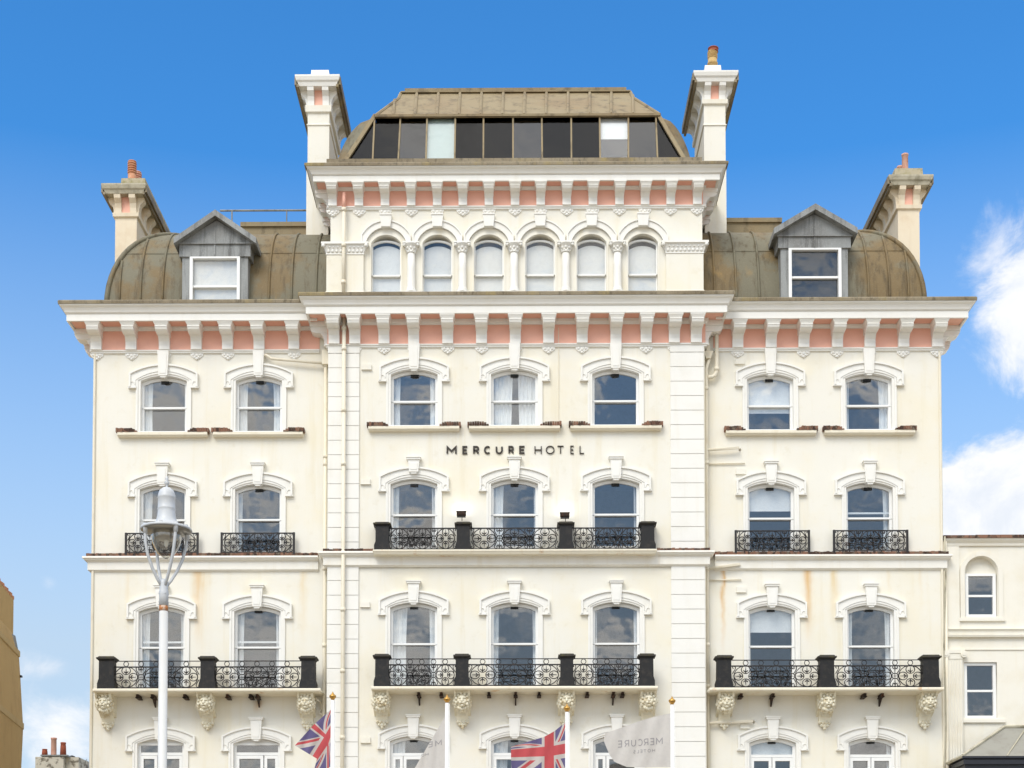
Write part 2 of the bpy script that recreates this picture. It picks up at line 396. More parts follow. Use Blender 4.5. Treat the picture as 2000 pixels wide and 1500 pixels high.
def holed_wall(name, outer, holes, y0, y1, mat, parent):
    cu = bpy.data.curves.new(name, 'CURVE'); cu.dimensions = '2D'; cu.fill_mode = 'BOTH'; cu.extrude = abs(y1 - y0) / 2
    for pts in [outer] + holes:
        sp = cu.splines.new('POLY'); sp.points.add(len(pts) - 1)
        for i, (x, z) in enumerate(pts): sp.points[i].co = (x, z, 0, 1)
        sp.use_cyclic_u = True
    tmp = bpy.data.objects.new(name, cu); COL.objects.link(tmp)
    dg = bpy.context.evaluated_depsgraph_get(); dg.update()
    me = bpy.data.meshes.new_from_object(tmp.evaluated_get(dg))
    bpy.data.objects.remove(tmp); bpy.data.curves.remove(cu)
    me.transform(Matrix(((1, 0, 0, 0), (0, 0, -1, (y0 + y1) / 2), (0, 1, 0, 0), (0, 0, 0, 1))))
    xs = [v.co.x for v in me.vertices]; zs = [v.co.z for v in me.vertices]
    o = Vector(((min(xs) + max(xs)) / 2, (y0 + y1) / 2, min(zs)))
    me.transform(Matrix.Translation(-o))
    me.materials.clear(); me.materials.append(mat); me.name = name
    ob = bpy.data.objects.new(name, me); COL.objects.link(ob); place(ob, o, parent)
    return ob
# ================================================================== SETTING
def sheet(name, x0, x1, y0, y1, z, mat):
    mb = MB(); b = mb.add([(x0, y0, z), (x1, y0, z), (x1, y1, z), (x0, y1, z)]); mb.face([b, b + 1, b + 2, b + 3])
    return tag(mb.build(name, mat), kind='structure')
sheet('ground', -900, 900, -900, 900, -0.004, M['ground'])
sheet('road', -120, 120, -26, -9, 0.0, M['asphalt'])
mb = MB(); mb.box(-120, 120, -8.998, -0.02, -.3, .13); tag(mb.build('pavement', M['paving']), kind='structure')
mb = MB(); mb.box(-120, 120, -60, -26.002, -.3, .13); tag(mb.build('promenade', M['paving']), kind='structure')

# ================================================================== HOTEL
hotel = thing('hotel_building', 'large cream Victorian seafront hotel with pink friezes, balconies and lead mansard roofs', 'hotel', (0, 0, 0))
XL, XR, XB, YB, YA = -12.0, 12.0, 5.275, -0.42, -0.28
COLS = [(-9.99, 0.0), (-7.29, 0.0), (-2.86, YB), (-.05, YB), (2.78, YB), (7.17, 0.0), (9.94, 0.0)]
ROWZ = dict(A=18.64, B=15.53, C=12.05, D=8.31)
RAIL = dict(A=-1.19, B=-1.30, C=-1.46, D=-.80)
BOT = dict(A=-1.94, B=-2.24, C=-2.68, D=-3.3)
ZTOP_W = PZ(637)             # soffit of the main cornice
Z_STRING = PZ(1084, -.2)
Z_BALC = PZ(1343, -.8)

def hole(cx, zt, b): return arch(cx, .68, zt + b - .03, zt - .45, .155)
walls = {}
for nm, x0, x1, y, cols in (('l', XL, -XB + .05, 0, (0, 1)), ('b', -XB, XB, YB, (2, 3, 4)), ('r', XB - .05, XR, 0, (5, 6))):
    holes = [hole(COLS[c][0], ROWZ[r], BOT[r]) for c in cols for r in 'ABCD']
    walls[nm] = holed_wall('wall', [(x0, 0), (x1, 0), (x1, ZTOP_W + .3), (x0, ZTOP_W + .3)], holes, y, y + .34, M['wall'], hotel)
mb = MB()
for s in (-1, 1):
    mb.box(min(s * 12, s * 11.7), max(s * 12, s * 11.7), .34, 13, 0, ZTOP_W + .3)
    mb.box(min(s * XB, s * (XB - .3)), max(s * XB, s * (XB - .3)), YB + .34, .34, 0, ZTOP_W + .3)
mb.box(-12, 12, 13, 13.3, 0, ZTOP_W + .3)
mb.build('wall', M['wall'], hotel)
mb = MB()
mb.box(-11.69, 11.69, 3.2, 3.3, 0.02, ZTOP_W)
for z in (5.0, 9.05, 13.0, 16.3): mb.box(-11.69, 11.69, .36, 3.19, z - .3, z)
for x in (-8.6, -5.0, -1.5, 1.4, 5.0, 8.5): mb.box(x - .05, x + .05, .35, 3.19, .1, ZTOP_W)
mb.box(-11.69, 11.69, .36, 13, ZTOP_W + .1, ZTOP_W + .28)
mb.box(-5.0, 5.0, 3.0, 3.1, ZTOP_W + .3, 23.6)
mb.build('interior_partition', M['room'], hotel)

# ---- windows
def sash(mb, cx, y, z0, z1, wi, wo, zs, h, zb_bar, zt_bar, th=.045):
    pass
ORD = ['first', 'second', 'third', 'fourth', 'fifth', 'sixth', 'seventh']
ROWTXT = dict(A='row under pink frieze', B='row behind upper railings', C='row above lion corbels', D='lowest row')
LITTLE = {('B', 6), ('C', 0), ('C', 1)}
NOVENT = {('B', 0), ('C', 0)}
def window(ci, row):
    cx, yw = COLS[ci]; zt = ROWZ[row]; rail = zt + RAIL[row]; bot = zt + BOT[row]
    # architrave (root part)
    mb = MB()
    o = arch(cx, .785, bot, zt - .455, .245); i1 = arch(cx, .725, bot, zt - .455, .185)
    mb.frame(o, i1, yw - .055, yw - .03, yw + .01)
    i2 = arch(cx, .655, bot, zt - .465, .145)
    mb.frame(i1, i2, yw - .03, yw + .15)
    w = mb.build('window', M['white'], hotel)
    # hood mould
    mb = MB()
    ho = arch(cx, .975, zt - .66, zt - .26, .26); hi = arch(cx, .79, zt - .66, zt - .455, .25)
    hi2 = arch(cx, .79, zt - .66, zt - .455, .25)
    mb.frame(ho, hi, yw - .07, yw - .02, yw + .01)
    hm = arch(cx, .925, zt - .66, zt - .285, .235)
    mb.frame(ho, hm, yw - .115, yw - .071, yw - .069)
    for s in (-1, 1):
        x = cx + s * .885
        mb.box(x - .115, x + .115, yw - .10, yw + .01, zt - .69, zt - .661)
        mb.box(x - .105, x + .105, yw - .09, yw - .069, zt - .661, zt - .615)
        pts = [(x + .065 * math.cos(a), yw - .075, zt - .60 + .10 * math.sin(a)) for a in [math.pi * k / 8 for k in range(9)]]
        mb.tube(pts, .018, 5)
    mb.build('hood_mould', M['white'], w)
    # keystone
    mb = MB()
    kt = ZTOP_W - .72 if row == 'A' else zt + .18
    kb = zt - .36 if row != 'B' or ci != 2 else zt - .16
    mb.prism_xz([(cx - .125, kb), (cx + .125, kb), (cx + .16, kt), (cx - .16, kt)], yw - .16, yw + .01)
    mb.prism_xz([(cx - .085, kb + .06), (cx + .085, kb + .06), (cx + .11, kt - .1), (cx - .11, kt - .1)], yw - .172, yw - .159)
    if row != 'A':
        mb.box(cx - .19, cx + .19, yw - .19, yw + .01, kt, kt + .05)
        mb.box(cx - .21, cx + .21, yw - .21, yw + .01, kt + .05, kt + .075)
    mb.taper(cx - .06, cx + .06, yw - .14, yw, kb - .05, kb, .05, .0)
    mb.build('keystone', M['white'], w)
    # sashes
    yu, yl = yw + .16, yw + .205
    if row == 'D':
        mb = MB()
        flat = ci in (0, 1)
        if flat:
            top = zt - .50
            mb.frame([(cx - .66, bot), (cx - .66, top + .07), (cx + .66, top + .07), (cx + .66, bot)], [(cx - .585, bot), (cx - .585, top), (cx + .585, top), (cx + .585, bot)], yu - .05, yu + .04)
            mb.prism_xz(arch(cx, .66, top + .072, zt - .472, .15)[0:], yu - .02, yu + .02) if False else None
            pl = arch(cx, .655, zt - .425, zt - .465, .145)
            mb.prism_xz([(cx - .655, top + .075)] + [p for p in arch(cx, .655, zt - .60, zt - .465, .145)[1:-1]] + [(cx + .655, top + .075)], yu - .012, yu + .02)
        else:
            mb.frame(arch(cx, .66, bot, zt - .475, .145), arch(cx, .58, bot, zt - .545, .13), yu - .05, yu + .04)
        r0 = rail + (.08 if flat else 0)
        mb.box(cx - .60, cx + .60, yu - .045, yu + .038, r0 - .06, r0 + .02)
        if ci in (0, 1): xs = ((cx - .585, cx + .17), (cx + .20, cx + .585)) if ci == 1 else ((cx - .585, cx - .12), (cx - .1, cx + .585))
        elif ci in (2, 4): xs = ((cx - .585, cx - .30), (cx - .28, cx + .585))
        else: xs = ((cx - .585, cx - .01), (cx + .01, cx + .585))
        for xa, xb in xs:
            mb.frame([(xa, bot), (xa, r0 - .07), (xb, r0 - .07), (xb, bot)], [(xa + .08, bot), (xa + .08, r0 - .16), (xb - .08, r0 - .16), (xb - .08, bot)], yu - .06, yu + .03)
        mb.build('casement_frame', M['pane_frame'], w)
        mb = MB(); mb.box(cx - .6, cx + .6, yu, yu + .006, r0, zt - .42); mb.box(cx - .58, cx + .58, yu + .01, yu + .016, bot, r0 - .1)
        mb.build('pane', M['glass'], w)
    else:
        mb = MB()
        mb.frame(arch(cx, .66, rail - .02, zt - .475, .145), arch(cx, .585, rail - .02, zt - .54, .125), yu - .04, yu + .035)
        mb.box(cx - .60, cx + .60, yu - .042, yu + .036, rail - .03, rail + .022)
        if (row, ci) in LITTLE: mb.box(cx - .585, cx + .585, yu + .0365, yu + .06, rail + .14, rail + .19)
        mb.build('upper_sash', M['pane_frame'], w)
        mb = MB()
        mb.frame([(cx - .66, bot), (cx - .66, rail + .02), (cx + .66, rail + .02), (cx + .66, bot)], [(cx - .585, bot + .07), (cx - .585, rail - .03), (cx + .585, rail - .03), (cx + .585, bot + .07)], yl - .005, yl + .035)
        mb.box(cx - .66, cx + .66, yl - .008, yl + .036, bot, bot + .07)
        for s in (-1, 1): mb.box(cx + s * .622 - .038, cx + s * .622 + .038, yu - .03, yl - .009, bot, rail - .031)
        mb.build('lower_sash', M['pane_frame'], w)
        mb = MB()
        mb.prism_xz(list(reversed(arch(cx, .60, rail, zt - .53, .125))), yu, yu + .006)
        mb.box(cx - .60, cx + .60, yl + .012, yl + .018, bot + .05, rail)
        mb.build('pane', M['glass'], w)
    if (row, ci) not in NOVENT and not (row == 'D' and ci in (0, 1)):
        mb = MB(); hgt = .10 if row in 'AB' else .05
        mb.box(cx - .11, cx + .11, yu - .03, yu - .006, zt - .455 - hgt * .4, zt - .40)
        mb.build('vent', M['dark'], w)
    # sill
    mb = MB()
    if row == 'A':
        mb.box(cx - 1.27, cx + 1.27, yw - .17, yw + .01, bot - .12, bot - .045)
        mb.taper(cx - 1.26, cx + 1.26, yw - .12, yw + .01, bot - .16, bot - .12, .01, .04)
        s_ = mb.build('sill', M['cream'], w)
        for s in (-1, 1):
            mb = MB(); n = 9
            for k in range(n):
                xa = .72 + (1.32 - .72) * k / n; xb = .72 + (1.32 - .72) * (k + 1) / n - .008
                hgt = .115 * min(1, (k + 1.2) / 3) + random.uniform(-.006, .008)
                a, b = sorted((cx + s * xa, cx + s * xb))
                mb.taper(a, b, yw - .17 - random.uniform(0, .02), yw + .01, bot - .044, bot - .044 + hgt, .0, .0)
            mb.build('tile_creasing', M['tile'], w)
        mb = MB(); mb.box(cx - .715, cx + .715, yw - .1, yw + .16, bot - .044, bot); mb.build('sill_board', M['pane_frame'], w)
    elif row != 'D':
        mb.box(cx - .70, cx + .70, yw - .05, yw + .16, bot - .06, bot - .002)
        mb.build('sill', M['pane_frame'], w)
    return yl + .05, zt, rail, bot
WIN = {}
for r in 'ABCD':
    for c in range(7): WIN[(r, c)] = window(c, r)

# ---- curtains and blinds hang inside the rooms
def wname(r, c): return '%s window from left, %s' % (ORD[c], ROWTXT[r])
def curtain(r, c, side, frac):
    y, zt, rail, bot = WIN[(r, c)]; cx = COLS[c][0]
    x0, x1 = (cx - .60, cx - .60 + 1.2 * frac) if side == 'left' else (cx + .60 - 1.2 * frac, cx + .60)
    mb = MB(); mb.smooth = True
    zb = bot + .05; ztp = zt - .38; nx = max(10, int(frac * 70)); nzv = 9; rnd = random.random() * 9
    rows = []
    for k in range(nzv + 1):
        t = k / nzv; z = zb + (ztp - zb) * t
        sw = 1 - .10 * math.sin(math.pi * (1 - t) * .75) if frac < .4 else 1 - .08 * (1 - t)
        row = []
        for i in range(nx + 1):
            s_ = i / nx; wv = .022 * math.sin(s_ * frac * 60 + rnd + .5 * math.sin(3 * t + rnd)) + .012 * math.sin(s_ * frac * 131 + rnd * 2)
            x = x0 + (x1 - x0) * s_ * sw if side == 'left' else x1 - (x1 - x0) * s_ * sw
            row.append((x, y + .035 + wv, z))
        rows.append(mb.add(row))
    for k in range(nzv):
        for i in range(nx): mb.face([rows[k] + i, rows[k] + i + 1, rows[k + 1] + i + 1, rows[k + 1] + i])
    o = mb.build('curtain', M['curtain'], None)
    wd = 'wide' if frac > .27 else 'narrow'
    tag(o, '%s white curtain, %s side of %s' % (wd, side, wname(r, c)), 'curtain', 'net curtains in the hotel windows')
CURT = {('A', 0): (.2, .06), ('A', 1): (.21, .2), ('A', 2): (.17, .15), ('A', 3): (.46, .42), ('A', 6): (.10, .22),
        ('B', 0): (.2, 0), ('B', 1): (.1, 0), ('B', 2): (.14, .1), ('B', 3): (.25, .05), ('B', 4): (0, .07), ('B', 6): (.05, .13),
        ('C', 0): (.17, .1), ('C', 1): (.15, .1), ('C', 2): (.34, .15), ('C', 3): (.14, .08), ('C', 4): (.07, .08), ('C', 6): (.13, .12),
        ('D', 2): (.3, 0), ('D', 3): (.35, 0), ('D', 6): (0, .1)}
for (r, c), (a, b) in CURT.items():
    if a: curtain(r, c, 'left', a)
    if b: curtain(r, c, 'right', b)
def blind(x0, x1, y, z0, z1, label, mat=None, group='white roller blinds'):
    mb = MB(); mb.box(x0, x1, y, y + .004, z0, z1); mb.box(x0, x1, y - .008, y + .012, z0 - .03, z0)
    mb.tube([(x0, y + .03, z1 + .01), (x1, y + .03, z1 + .01)], .025, 8)
    return tag(mb.build('roller_blind', mat or M['blind'], None), label, 'blind', group)
for r, f in (('A', -1.33), ('B', -1.03), ('C', -1.01), ('D', -.9)):
    y, zt, rail, bot = WIN[(r, 5)]; cx = COLS[5][0]
    blind(cx - .60, cx + .60, y + .0, zt + f, zt - .36, 'white roller blind drawn part way, ' + wname(r, 5))

# ---- cornices, friezes and brackets
def cornice(path, zs, e0, drop, h, name_suffix=''):
    d = zs - drop
    prof = [(0, zs), (e0 - .06, zs), (e0 - .06, d), (e0, d), (e0, d + h * .44), (e0 - .025, d + h * .46), (e0 + .01, d + h * .50), (e0 + .04, d + h * .56),
            (e0 + .055, d + h * .66), (e0 + .095, d + h * .82), (e0 + .16, d + h * .93), (e0 + .17, d + h), (0, d + h)]
    mb = MB(); mb.sweep(path, prof); return mb.build('cornice', M['white'], hotel), d + h
def capping(path, z, e, th=.11):
    mb = MB(); mb.sweep(path, [(0, z + .002), (e + .19, z + .002), (e + .195, z + th * .7), (e + .17, z + th), (0, z + th + .06)])
    return mb.build('lead_capping', M['lead_cap'], hotel)
def frieze(path, zs, zp_top, zp_bot, soff, name='frieze'):
    mb = MB(); mb.sweep(path, [(0, zp_bot), (.022, zp_bot), (.022, zp_top), (0, zp_top)]); mb.build('frieze', M['pink'], hotel)
    mb = MB(); mb.sweep(path, [(.022, zs - .004), (.022, zs - .016), (soff, zs - .016), (soff, zs - .004)]); mb.build('soffit', M['pink'], hotel)
    mb = MB(); mb.sweep(path, [(0, zp_top), (.05, zp_top), (.065, zp_top + .03), (.10, zp_top + .06), (.11, zs - .018), (0, zs - .018)])
    mb.sweep(path, [(0, zp_bot - .08), (.05, zp_bot - .08), (.055, zp_bot - .05), (.085, zp_bot - .03), (.085, zp_bot), (0, zp_bot)])
    mb.build('moulding', M['white'], hotel)
def bracket(cx, yw, zs, zb, e, wleg=.305, wblk=.335, wcap=.42, side=0, rosette=True):
    """scrolled console; side = -1/1 turns it to face left/right from the corner (cx is then the wall x)"""
    H = zs - zb
    f = e * .70
    leg = [(0, zb), (.13, zb), (.12, zb + H * .16), (.135, zb + H * .32), (.19, zb + H * .45), (.24, zb + H * .52), (0, zb + H * .52)]
    blk = [(0, zb + H * .525), (f - .06, zb + H * .525), (f + .04, zb + H * .545), (f + .10, zb + H * .60), (f + .12, zb + H * .67), (f + .11, zb + H * .76), (0, zb + H * .76)]
    rib = [(f + .10, zb + H * .70), (f + .135, zb + H * .70), (f + .135, zb + H * .73), (f + .10, zb + H * .73)]
    def pr(mb, pts, w, d=0.0):
        if side == 0: mb.prism_yz([(yw - o, z) for o, z in pts], cx - w / 2, cx + w / 2)
        else: mb.prism_xz([(cx + side * o, z) for o, z in pts], yw + d, yw + d + w)
    mb = MB()
    pr(mb, leg, wleg, .02); pr(mb, blk, wblk, .01); pr(mb, rib, wblk + .01, .005)
    if side == 0:
        mb.taper(cx - wblk / 2, cx + wblk / 2, yw - f - .115, yw, zs - H * .239, zs - H * .13, (wcap - wblk) / 2, .04)
        mb.box(cx - wcap / 2, cx + wcap / 2, yw - f - .16, yw, zs - H * .13, zs - .018)
    else:
        xa, xb = sorted((cx, cx + side * (f + .14)))
        mb.box(xa, xb, yw - .02, yw + wcap - .02, zs - H * .239, zs - .018)
    ob = mb.build('bracket', M['white'], hotel)
    if rosette and side == 0:
        mb = MB(); mb.smooth = True; z = zb - .08
        mb.smooth = False
        mb.prism_xz([(cx - .05, z - .17), (cx + .05, z - .17), (cx + .17, z - .07), (cx + .19, z), (cx - .19, z), (cx - .17, z - .07)], yw - .03, yw + .005)
        mb.smooth = True
        for (ax, az, rr) in ((0, -.06, .055), (-.10, -.045, .045), (.10, -.045, .045), (-.055, -.115, .04), (.055, -.115, .04), (0, -.155, .04)):
            mb.ball((cx + ax, yw - .03, z + az), rr, .026, rr, 7, 5)
        mb.build('rosette', M['white'], ob)
    return ob
Z = ZTOP_W
ZPT, ZPB = PZ(645), PZ(683)
CORN_H = .41
def all_cornice(path, zs, zpt, zpb, e, drop, h, th=.11):
    c_, zt_ = cornice(path, zs, e, drop, h)
    capping(path, zt_, e, th); frieze(path, zs, zpt, zpb, e - .08)
    return zt_
PW_L = [(XL, 12.6), (XL, 0), (-XB - .3, 0)]
PW_R = [(XB + .3, 0), (XR, 0), (XR, 12.6)]
PB = [(-XB, 0.2), (-XB, YB), (XB, YB), (XB, 0.2)]
def rev(p): return list(reversed(p))
zc_w = all_cornice(rev(PW_L), Z, ZPT, ZPB, .60, .06, CORN_H)
all_cornice(rev(PW_R), Z, ZPT, ZPB, .60, .06, CORN_H)
ZBAY = Z + .012
zpt_b, zpb_b = PZ(635, YB), PZ(673, YB)
zc_b = all_cornice(rev(PB), ZBAY, zpt_b, zpb_b, .56, .055, CORN_H + .01)
for u in (188, 256, 321, 383.5, 444.5, 506, 574): bracket(PX(u, 665, -.1), 0, Z, ZPB, .60)
for u in (1441, 1506, 1570, 1635.5, 1699, 1765, 1831): bracket(PX(u, 660, -.1), 0, Z, ZPB, .60)
for u in (652.5, 693, 750, 808, 874.5, 940.5, 1006.5, 1071.5, 1137, 1203, 1262, 1317, 1360): bracket(PX(u, 655, YB - .1), YB, ZBAY, zpb_b, .56)
bracket(XL, .03, Z, ZPB, .60, side=-1); bracket(XR, .03, Z, ZPB, .60, side=1)
for k in range(1, 6):
    bracket(XL, .03 + k * 1.0, Z, ZPB, .60, side=-1); bracket(XR, .03 + k * 1.0, Z, ZPB, .60, side=1)
bracket(-XB, YB + .04, ZBAY, zpb_b, .56, side=-1); bracket(XB, YB + .04, ZBAY, zpb_b, .56, side=1)

# ---- string course
for path, z in ((PW_L, Z_STRING), (PW_R, Z_STRING), (PB, PZ(1076, YB - .2))):
    p = rev(path)
    if path is PB: p = rev([(-XB - .02, 0.2), (-XB - .02, YB - .03), (XB + .02, YB - .03), (XB + .02, .2)])
    mb = MB(); mb.sweep(p, [(0, z), (.20, z), (.21, z - .05), (.18, z - .07), (.16, z - .10), (.10, z - .13), (.085, z - .16), (.085, z - .36), (.06, z - .375), (.03, z - .40), (0, z - .41)])
    mb.build('string_course', M['trim'], hotel)
mb = MB()
def tiles(mb, x0, x1, yw, z, dep=.18, h=.085):
    x = x0
    while x < x1:
        w = random.uniform(.075, .10)
        mb.box(x, min(x + w - .006, x1), yw - dep - random.uniform(0, .02), yw + .0, z + .003, z + h + random.uniform(-.012, .010)); x += w
RB = {0: (243, 389), 1: (430, 577), 5: (1434, 1583), 6: (1626, 1775)}
mb = MB()
tiles(mb, XL - .1, -XB - .3, 0, Z_STRING); mb.build('tile_creasing', M['tile'], hotel); mb = MB(); tiles(mb, XB + .08, XR + .1, 0, Z_STRING); mb.build('tile_creasing', M['tile'], hotel)
mb = MB(); zb_ = PZ(1076, YB - .2)
tiles(mb, -XB - .1, -3.98, YB - .03, zb_, .17, .07); mb.build('tile_creasing', M['tile'], hotel); mb = MB(); tiles(mb, 3.9, XB + .1, YB - .03, zb_, .17, .07); mb.build('tile_creasing', M['tile'], hotel)

# ---- rusticated strips of the centre bay
for x0, x1 in ((PX(640, 900, YB), PX(702, 900, YB)), (PX(1309, 900, YB), PX(1375.5, 900, YB))):
    mb = MB()
    mb.box(x0 + .01, x1 - .01, YB - .012, YB + .01, .3, zpb_b - .25)
    for (zt_, zlow) in ((zpb_b - .26, PZ(1074, YB)), (PZ(1106, YB), .3)):
        z = zt_
        while z > zlow + .1:
            zb0 = max(z - .408 + .014, zlow); mb.taper(x0 + .008, x1 - .008, YB - .05, YB, zb0, z, 0, 0); z -= .411
    mb.box(x0, x1, YB - .06, YB, zpb_b - .245, zpb_b - .085)
    mb.build('quoin_strip', M['white'], hotel)
# beads at the outer corners
for x in (XL + .05, XR - .05):
    mb = MB(); mb.tube([(x, -.03, .3), (x, -.03, ZPB - .1)], .035, 8); mb.build('corner_bead', M['cream'], hotel)

# ---- ironwork
def panel(x0, x1, y, z0, z1, upper, posts=False):
    """cast iron lattice: big rings with quatrefoils, tulip scrolls between"""
    mb = MB(); mb.smooth = True
    zt = z1 - (z1 - z0) * .205 if upper else z1
    zl = z0 + (zt - z0) * .07
    H = zt - zl; S = H / 345.0; zc = (zt + zl) / 2; r = .0155
    mb.smooth = False
    mb.box(x0, x1, y - .014, y + .014, zt - .028, zt + .006); mb.box(x0, x1, y - .012, y + .012, zl - .018, zl + .010)
    if upper: mb.box(x0, x1, y - .018, y + .018, z1 - .02, z1)
    if posts:
        for x in (x0, x1): mb.box(x - .03, x + .03, y - .025, y + .025, z0 - .03, z1 + .01)
    mb.smooth = True
    pitch = 443 * S; n = max(1, round((x1 - x0 - .02) / pitch)); 
    pitch = (x1 - x0) / n; fx = pitch / (443 * S)
    def P_(cx, px, py): return (cx + px * S * fx, y, zc + py * S)
    def ring(cx, px, py, rr, t=r, k=14): mb.tube([P_(cx, px + rr * math.cos(2 * math.pi * i / k), py + rr * math.sin(2 * math.pi * i / k)) for i in range(k)], t, 4, True)
    def inx(p): return x0 - .005 <= p[0] <= x1 + .005
    for j in range(n):
        cx = x0 + pitch * (j + .5)
        ring(cx, 0, 0, 170, r, 24)
        for (ax, ay) in ((0, 1), (0, -1), (1, 0), (-1, 0)):
            ring(cx, 107 * ax, 107 * ay, 64)
            def Q(f, g): return P_(cx, ax * f + ay * g, ay * f + ax * g)
            mb.tube([Q(40, 0), Q(95, 0), Q(150, 0)], [.020, .017, .006], 4)
            for g in (-1, 1): mb.tube([Q(70, 0), Q(82, 22 * g), Q(98, 34 * g)], [.015, .021, .009], 4)
    for j in range(n + 1):
        cx = x0 + pitch * j
        full = 0 < j < n
        sides = (-1, 1) if full else ((1,) if j == 0 else (-1,))
        if full:
            ring(cx, 0, 0, 46); mb.tube([P_(cx, -46, 0), P_(cx, 46, 0)], .009, 4); mb.tube([P_(cx, 0, -46), P_(cx, 0, 46)], .009, 4)
        for sy in (1, -1):
            for sx in sides:
                mb.tube([P_(cx, sx * a, sy * b) for a, b in ((30, 42), (52, 80), (70, 115), (74, 145), (56, 166), (34, 156), (32, 136), (46, 128))], r, 4)
            if full:
                mb.tube([P_(cx, 0, sy * 60), P_(cx, 0, sy * 110), P_(cx, 0, sy * 168)], [.006, .017, .018], 4)
                for g in (-1, 1): mb.tube([P_(cx, 0, sy * 135), P_(cx, 20 * g, sy * 122), P_(cx, 34 * g, sy * 112)], [.014, .019, .009], 4)
                mb.tube([P_(cx, -30, sy * 170), P_(cx, -30, -(H / S) * .6 if sy < 0 else 172)], .010, 4) if sy < 0 else None
    if upper:
        m = n * 2; rr = (z1 - zt) * .42; zc2 = (z1 - .014 + zt) / 2
        for k in range(m + 1):
            x = x0 + (x1 - x0) * k / m
            if k in (0, m): continue
            mb.tube([(x + rr * math.cos(2 * math.pi * i / 12), y, zc2 + rr * math.sin(2 * math.pi * i / 12)) for i in range(12)], .013, 4, True)
    mb.smooth = False
    for k in range(n * 2):
        x = x0 + pitch * (k // 2 + (.36 if k % 2 else .64)) if n else x0
        mb.box(x - .016, x + .016, y - .016, y + .016, z0 - .045, zl - .01)
    return mb.build('railing', M['iron'], hotel)
def pier(x0, x1, yf, z0, z1, dep=.36):
    xa, xb = x0 + .035, x1 - .035; H = z1 - z0
    mb = MB()
    mb.box(xa - .03, xb + .03, yf, yf + dep, z0, z0 + H * .18)
    b = [(xa - .03, z0 + H * .18), (xb + .03, z0 + H * .18), (xb - .005, z0 + H * .30), (xb - .01, z0 + H * .86), (xa + .01, z0 + H * .86), (xa + .005, z0 + H * .30)]
    mb.prism_xz([b[0], b[1], b[2], b[5]], yf + .015, yf + dep - .015); mb.prism_xz([b[5], b[2], b[3], b[4]], yf + .03, yf + dep - .03)
    mb.taper(xa + .0, xb - .0, yf + .02, yf + dep - .02, z0 + H * .86, z0 + H * .91, .03, .03)
    ob = mb.build('pier', M['pier'], hotel)
    mb = MB(); mb.box(x0 - .02, x1 + .02, yf - .03, yf + dep + .03, z0 + H * .911, z0 + H * .955); mb.taper(x0 + .01, x1 - .01, yf, yf + dep, z0 + H * .955, z1, -.03, -.03)
    mb.build('pier_cap', M['moss'], ob)
# row B, wings: a short railing in front of each window
for c, (ua, ub) in RB.items():
    y = -.17; v1, v0 = (1039.5, 1080) if c < 2 else (1037.5, 1079)
    panel(PX(ua + 3, 1060, y), PX(ub - 3, 1060, y), y, PZ(v0, y), PZ(v1, y), False, True)
# row B, centre: balcony on the string course
yB = YB - .42
mb = MB(); zs_ = PZ(1072.5, yB); mb.box(PX(728, 1076, yB), PX(1283, 1076, yB), yB, YB, zs_ - .045, zs_); mb.taper(PX(730, 1076, yB), PX(1281, 1076, yB), yB + .05, YB, zs_ - .12, zs_ - .045, .0, .04)
mb.build('balcony_slab', M['slab'], hotel)
PB_B = [(730, 761.5), (889, 920), (1090, 1121), (1250, 1281.5)]
for a, b in PB_B: pier(PX(a, 1045, yB), PX(b, 1045, yB), yB + .02, zs_, PZ(1017.5, yB))
for (a, b), (c, d) in zip(PB_B, PB_B[1:]):
    panel(PX(b - 4, 1050, yB + .2), PX(c + 4, 1050, yB + .2), yB + .2, zs_ + .02, PZ(1031, yB + .2), False)
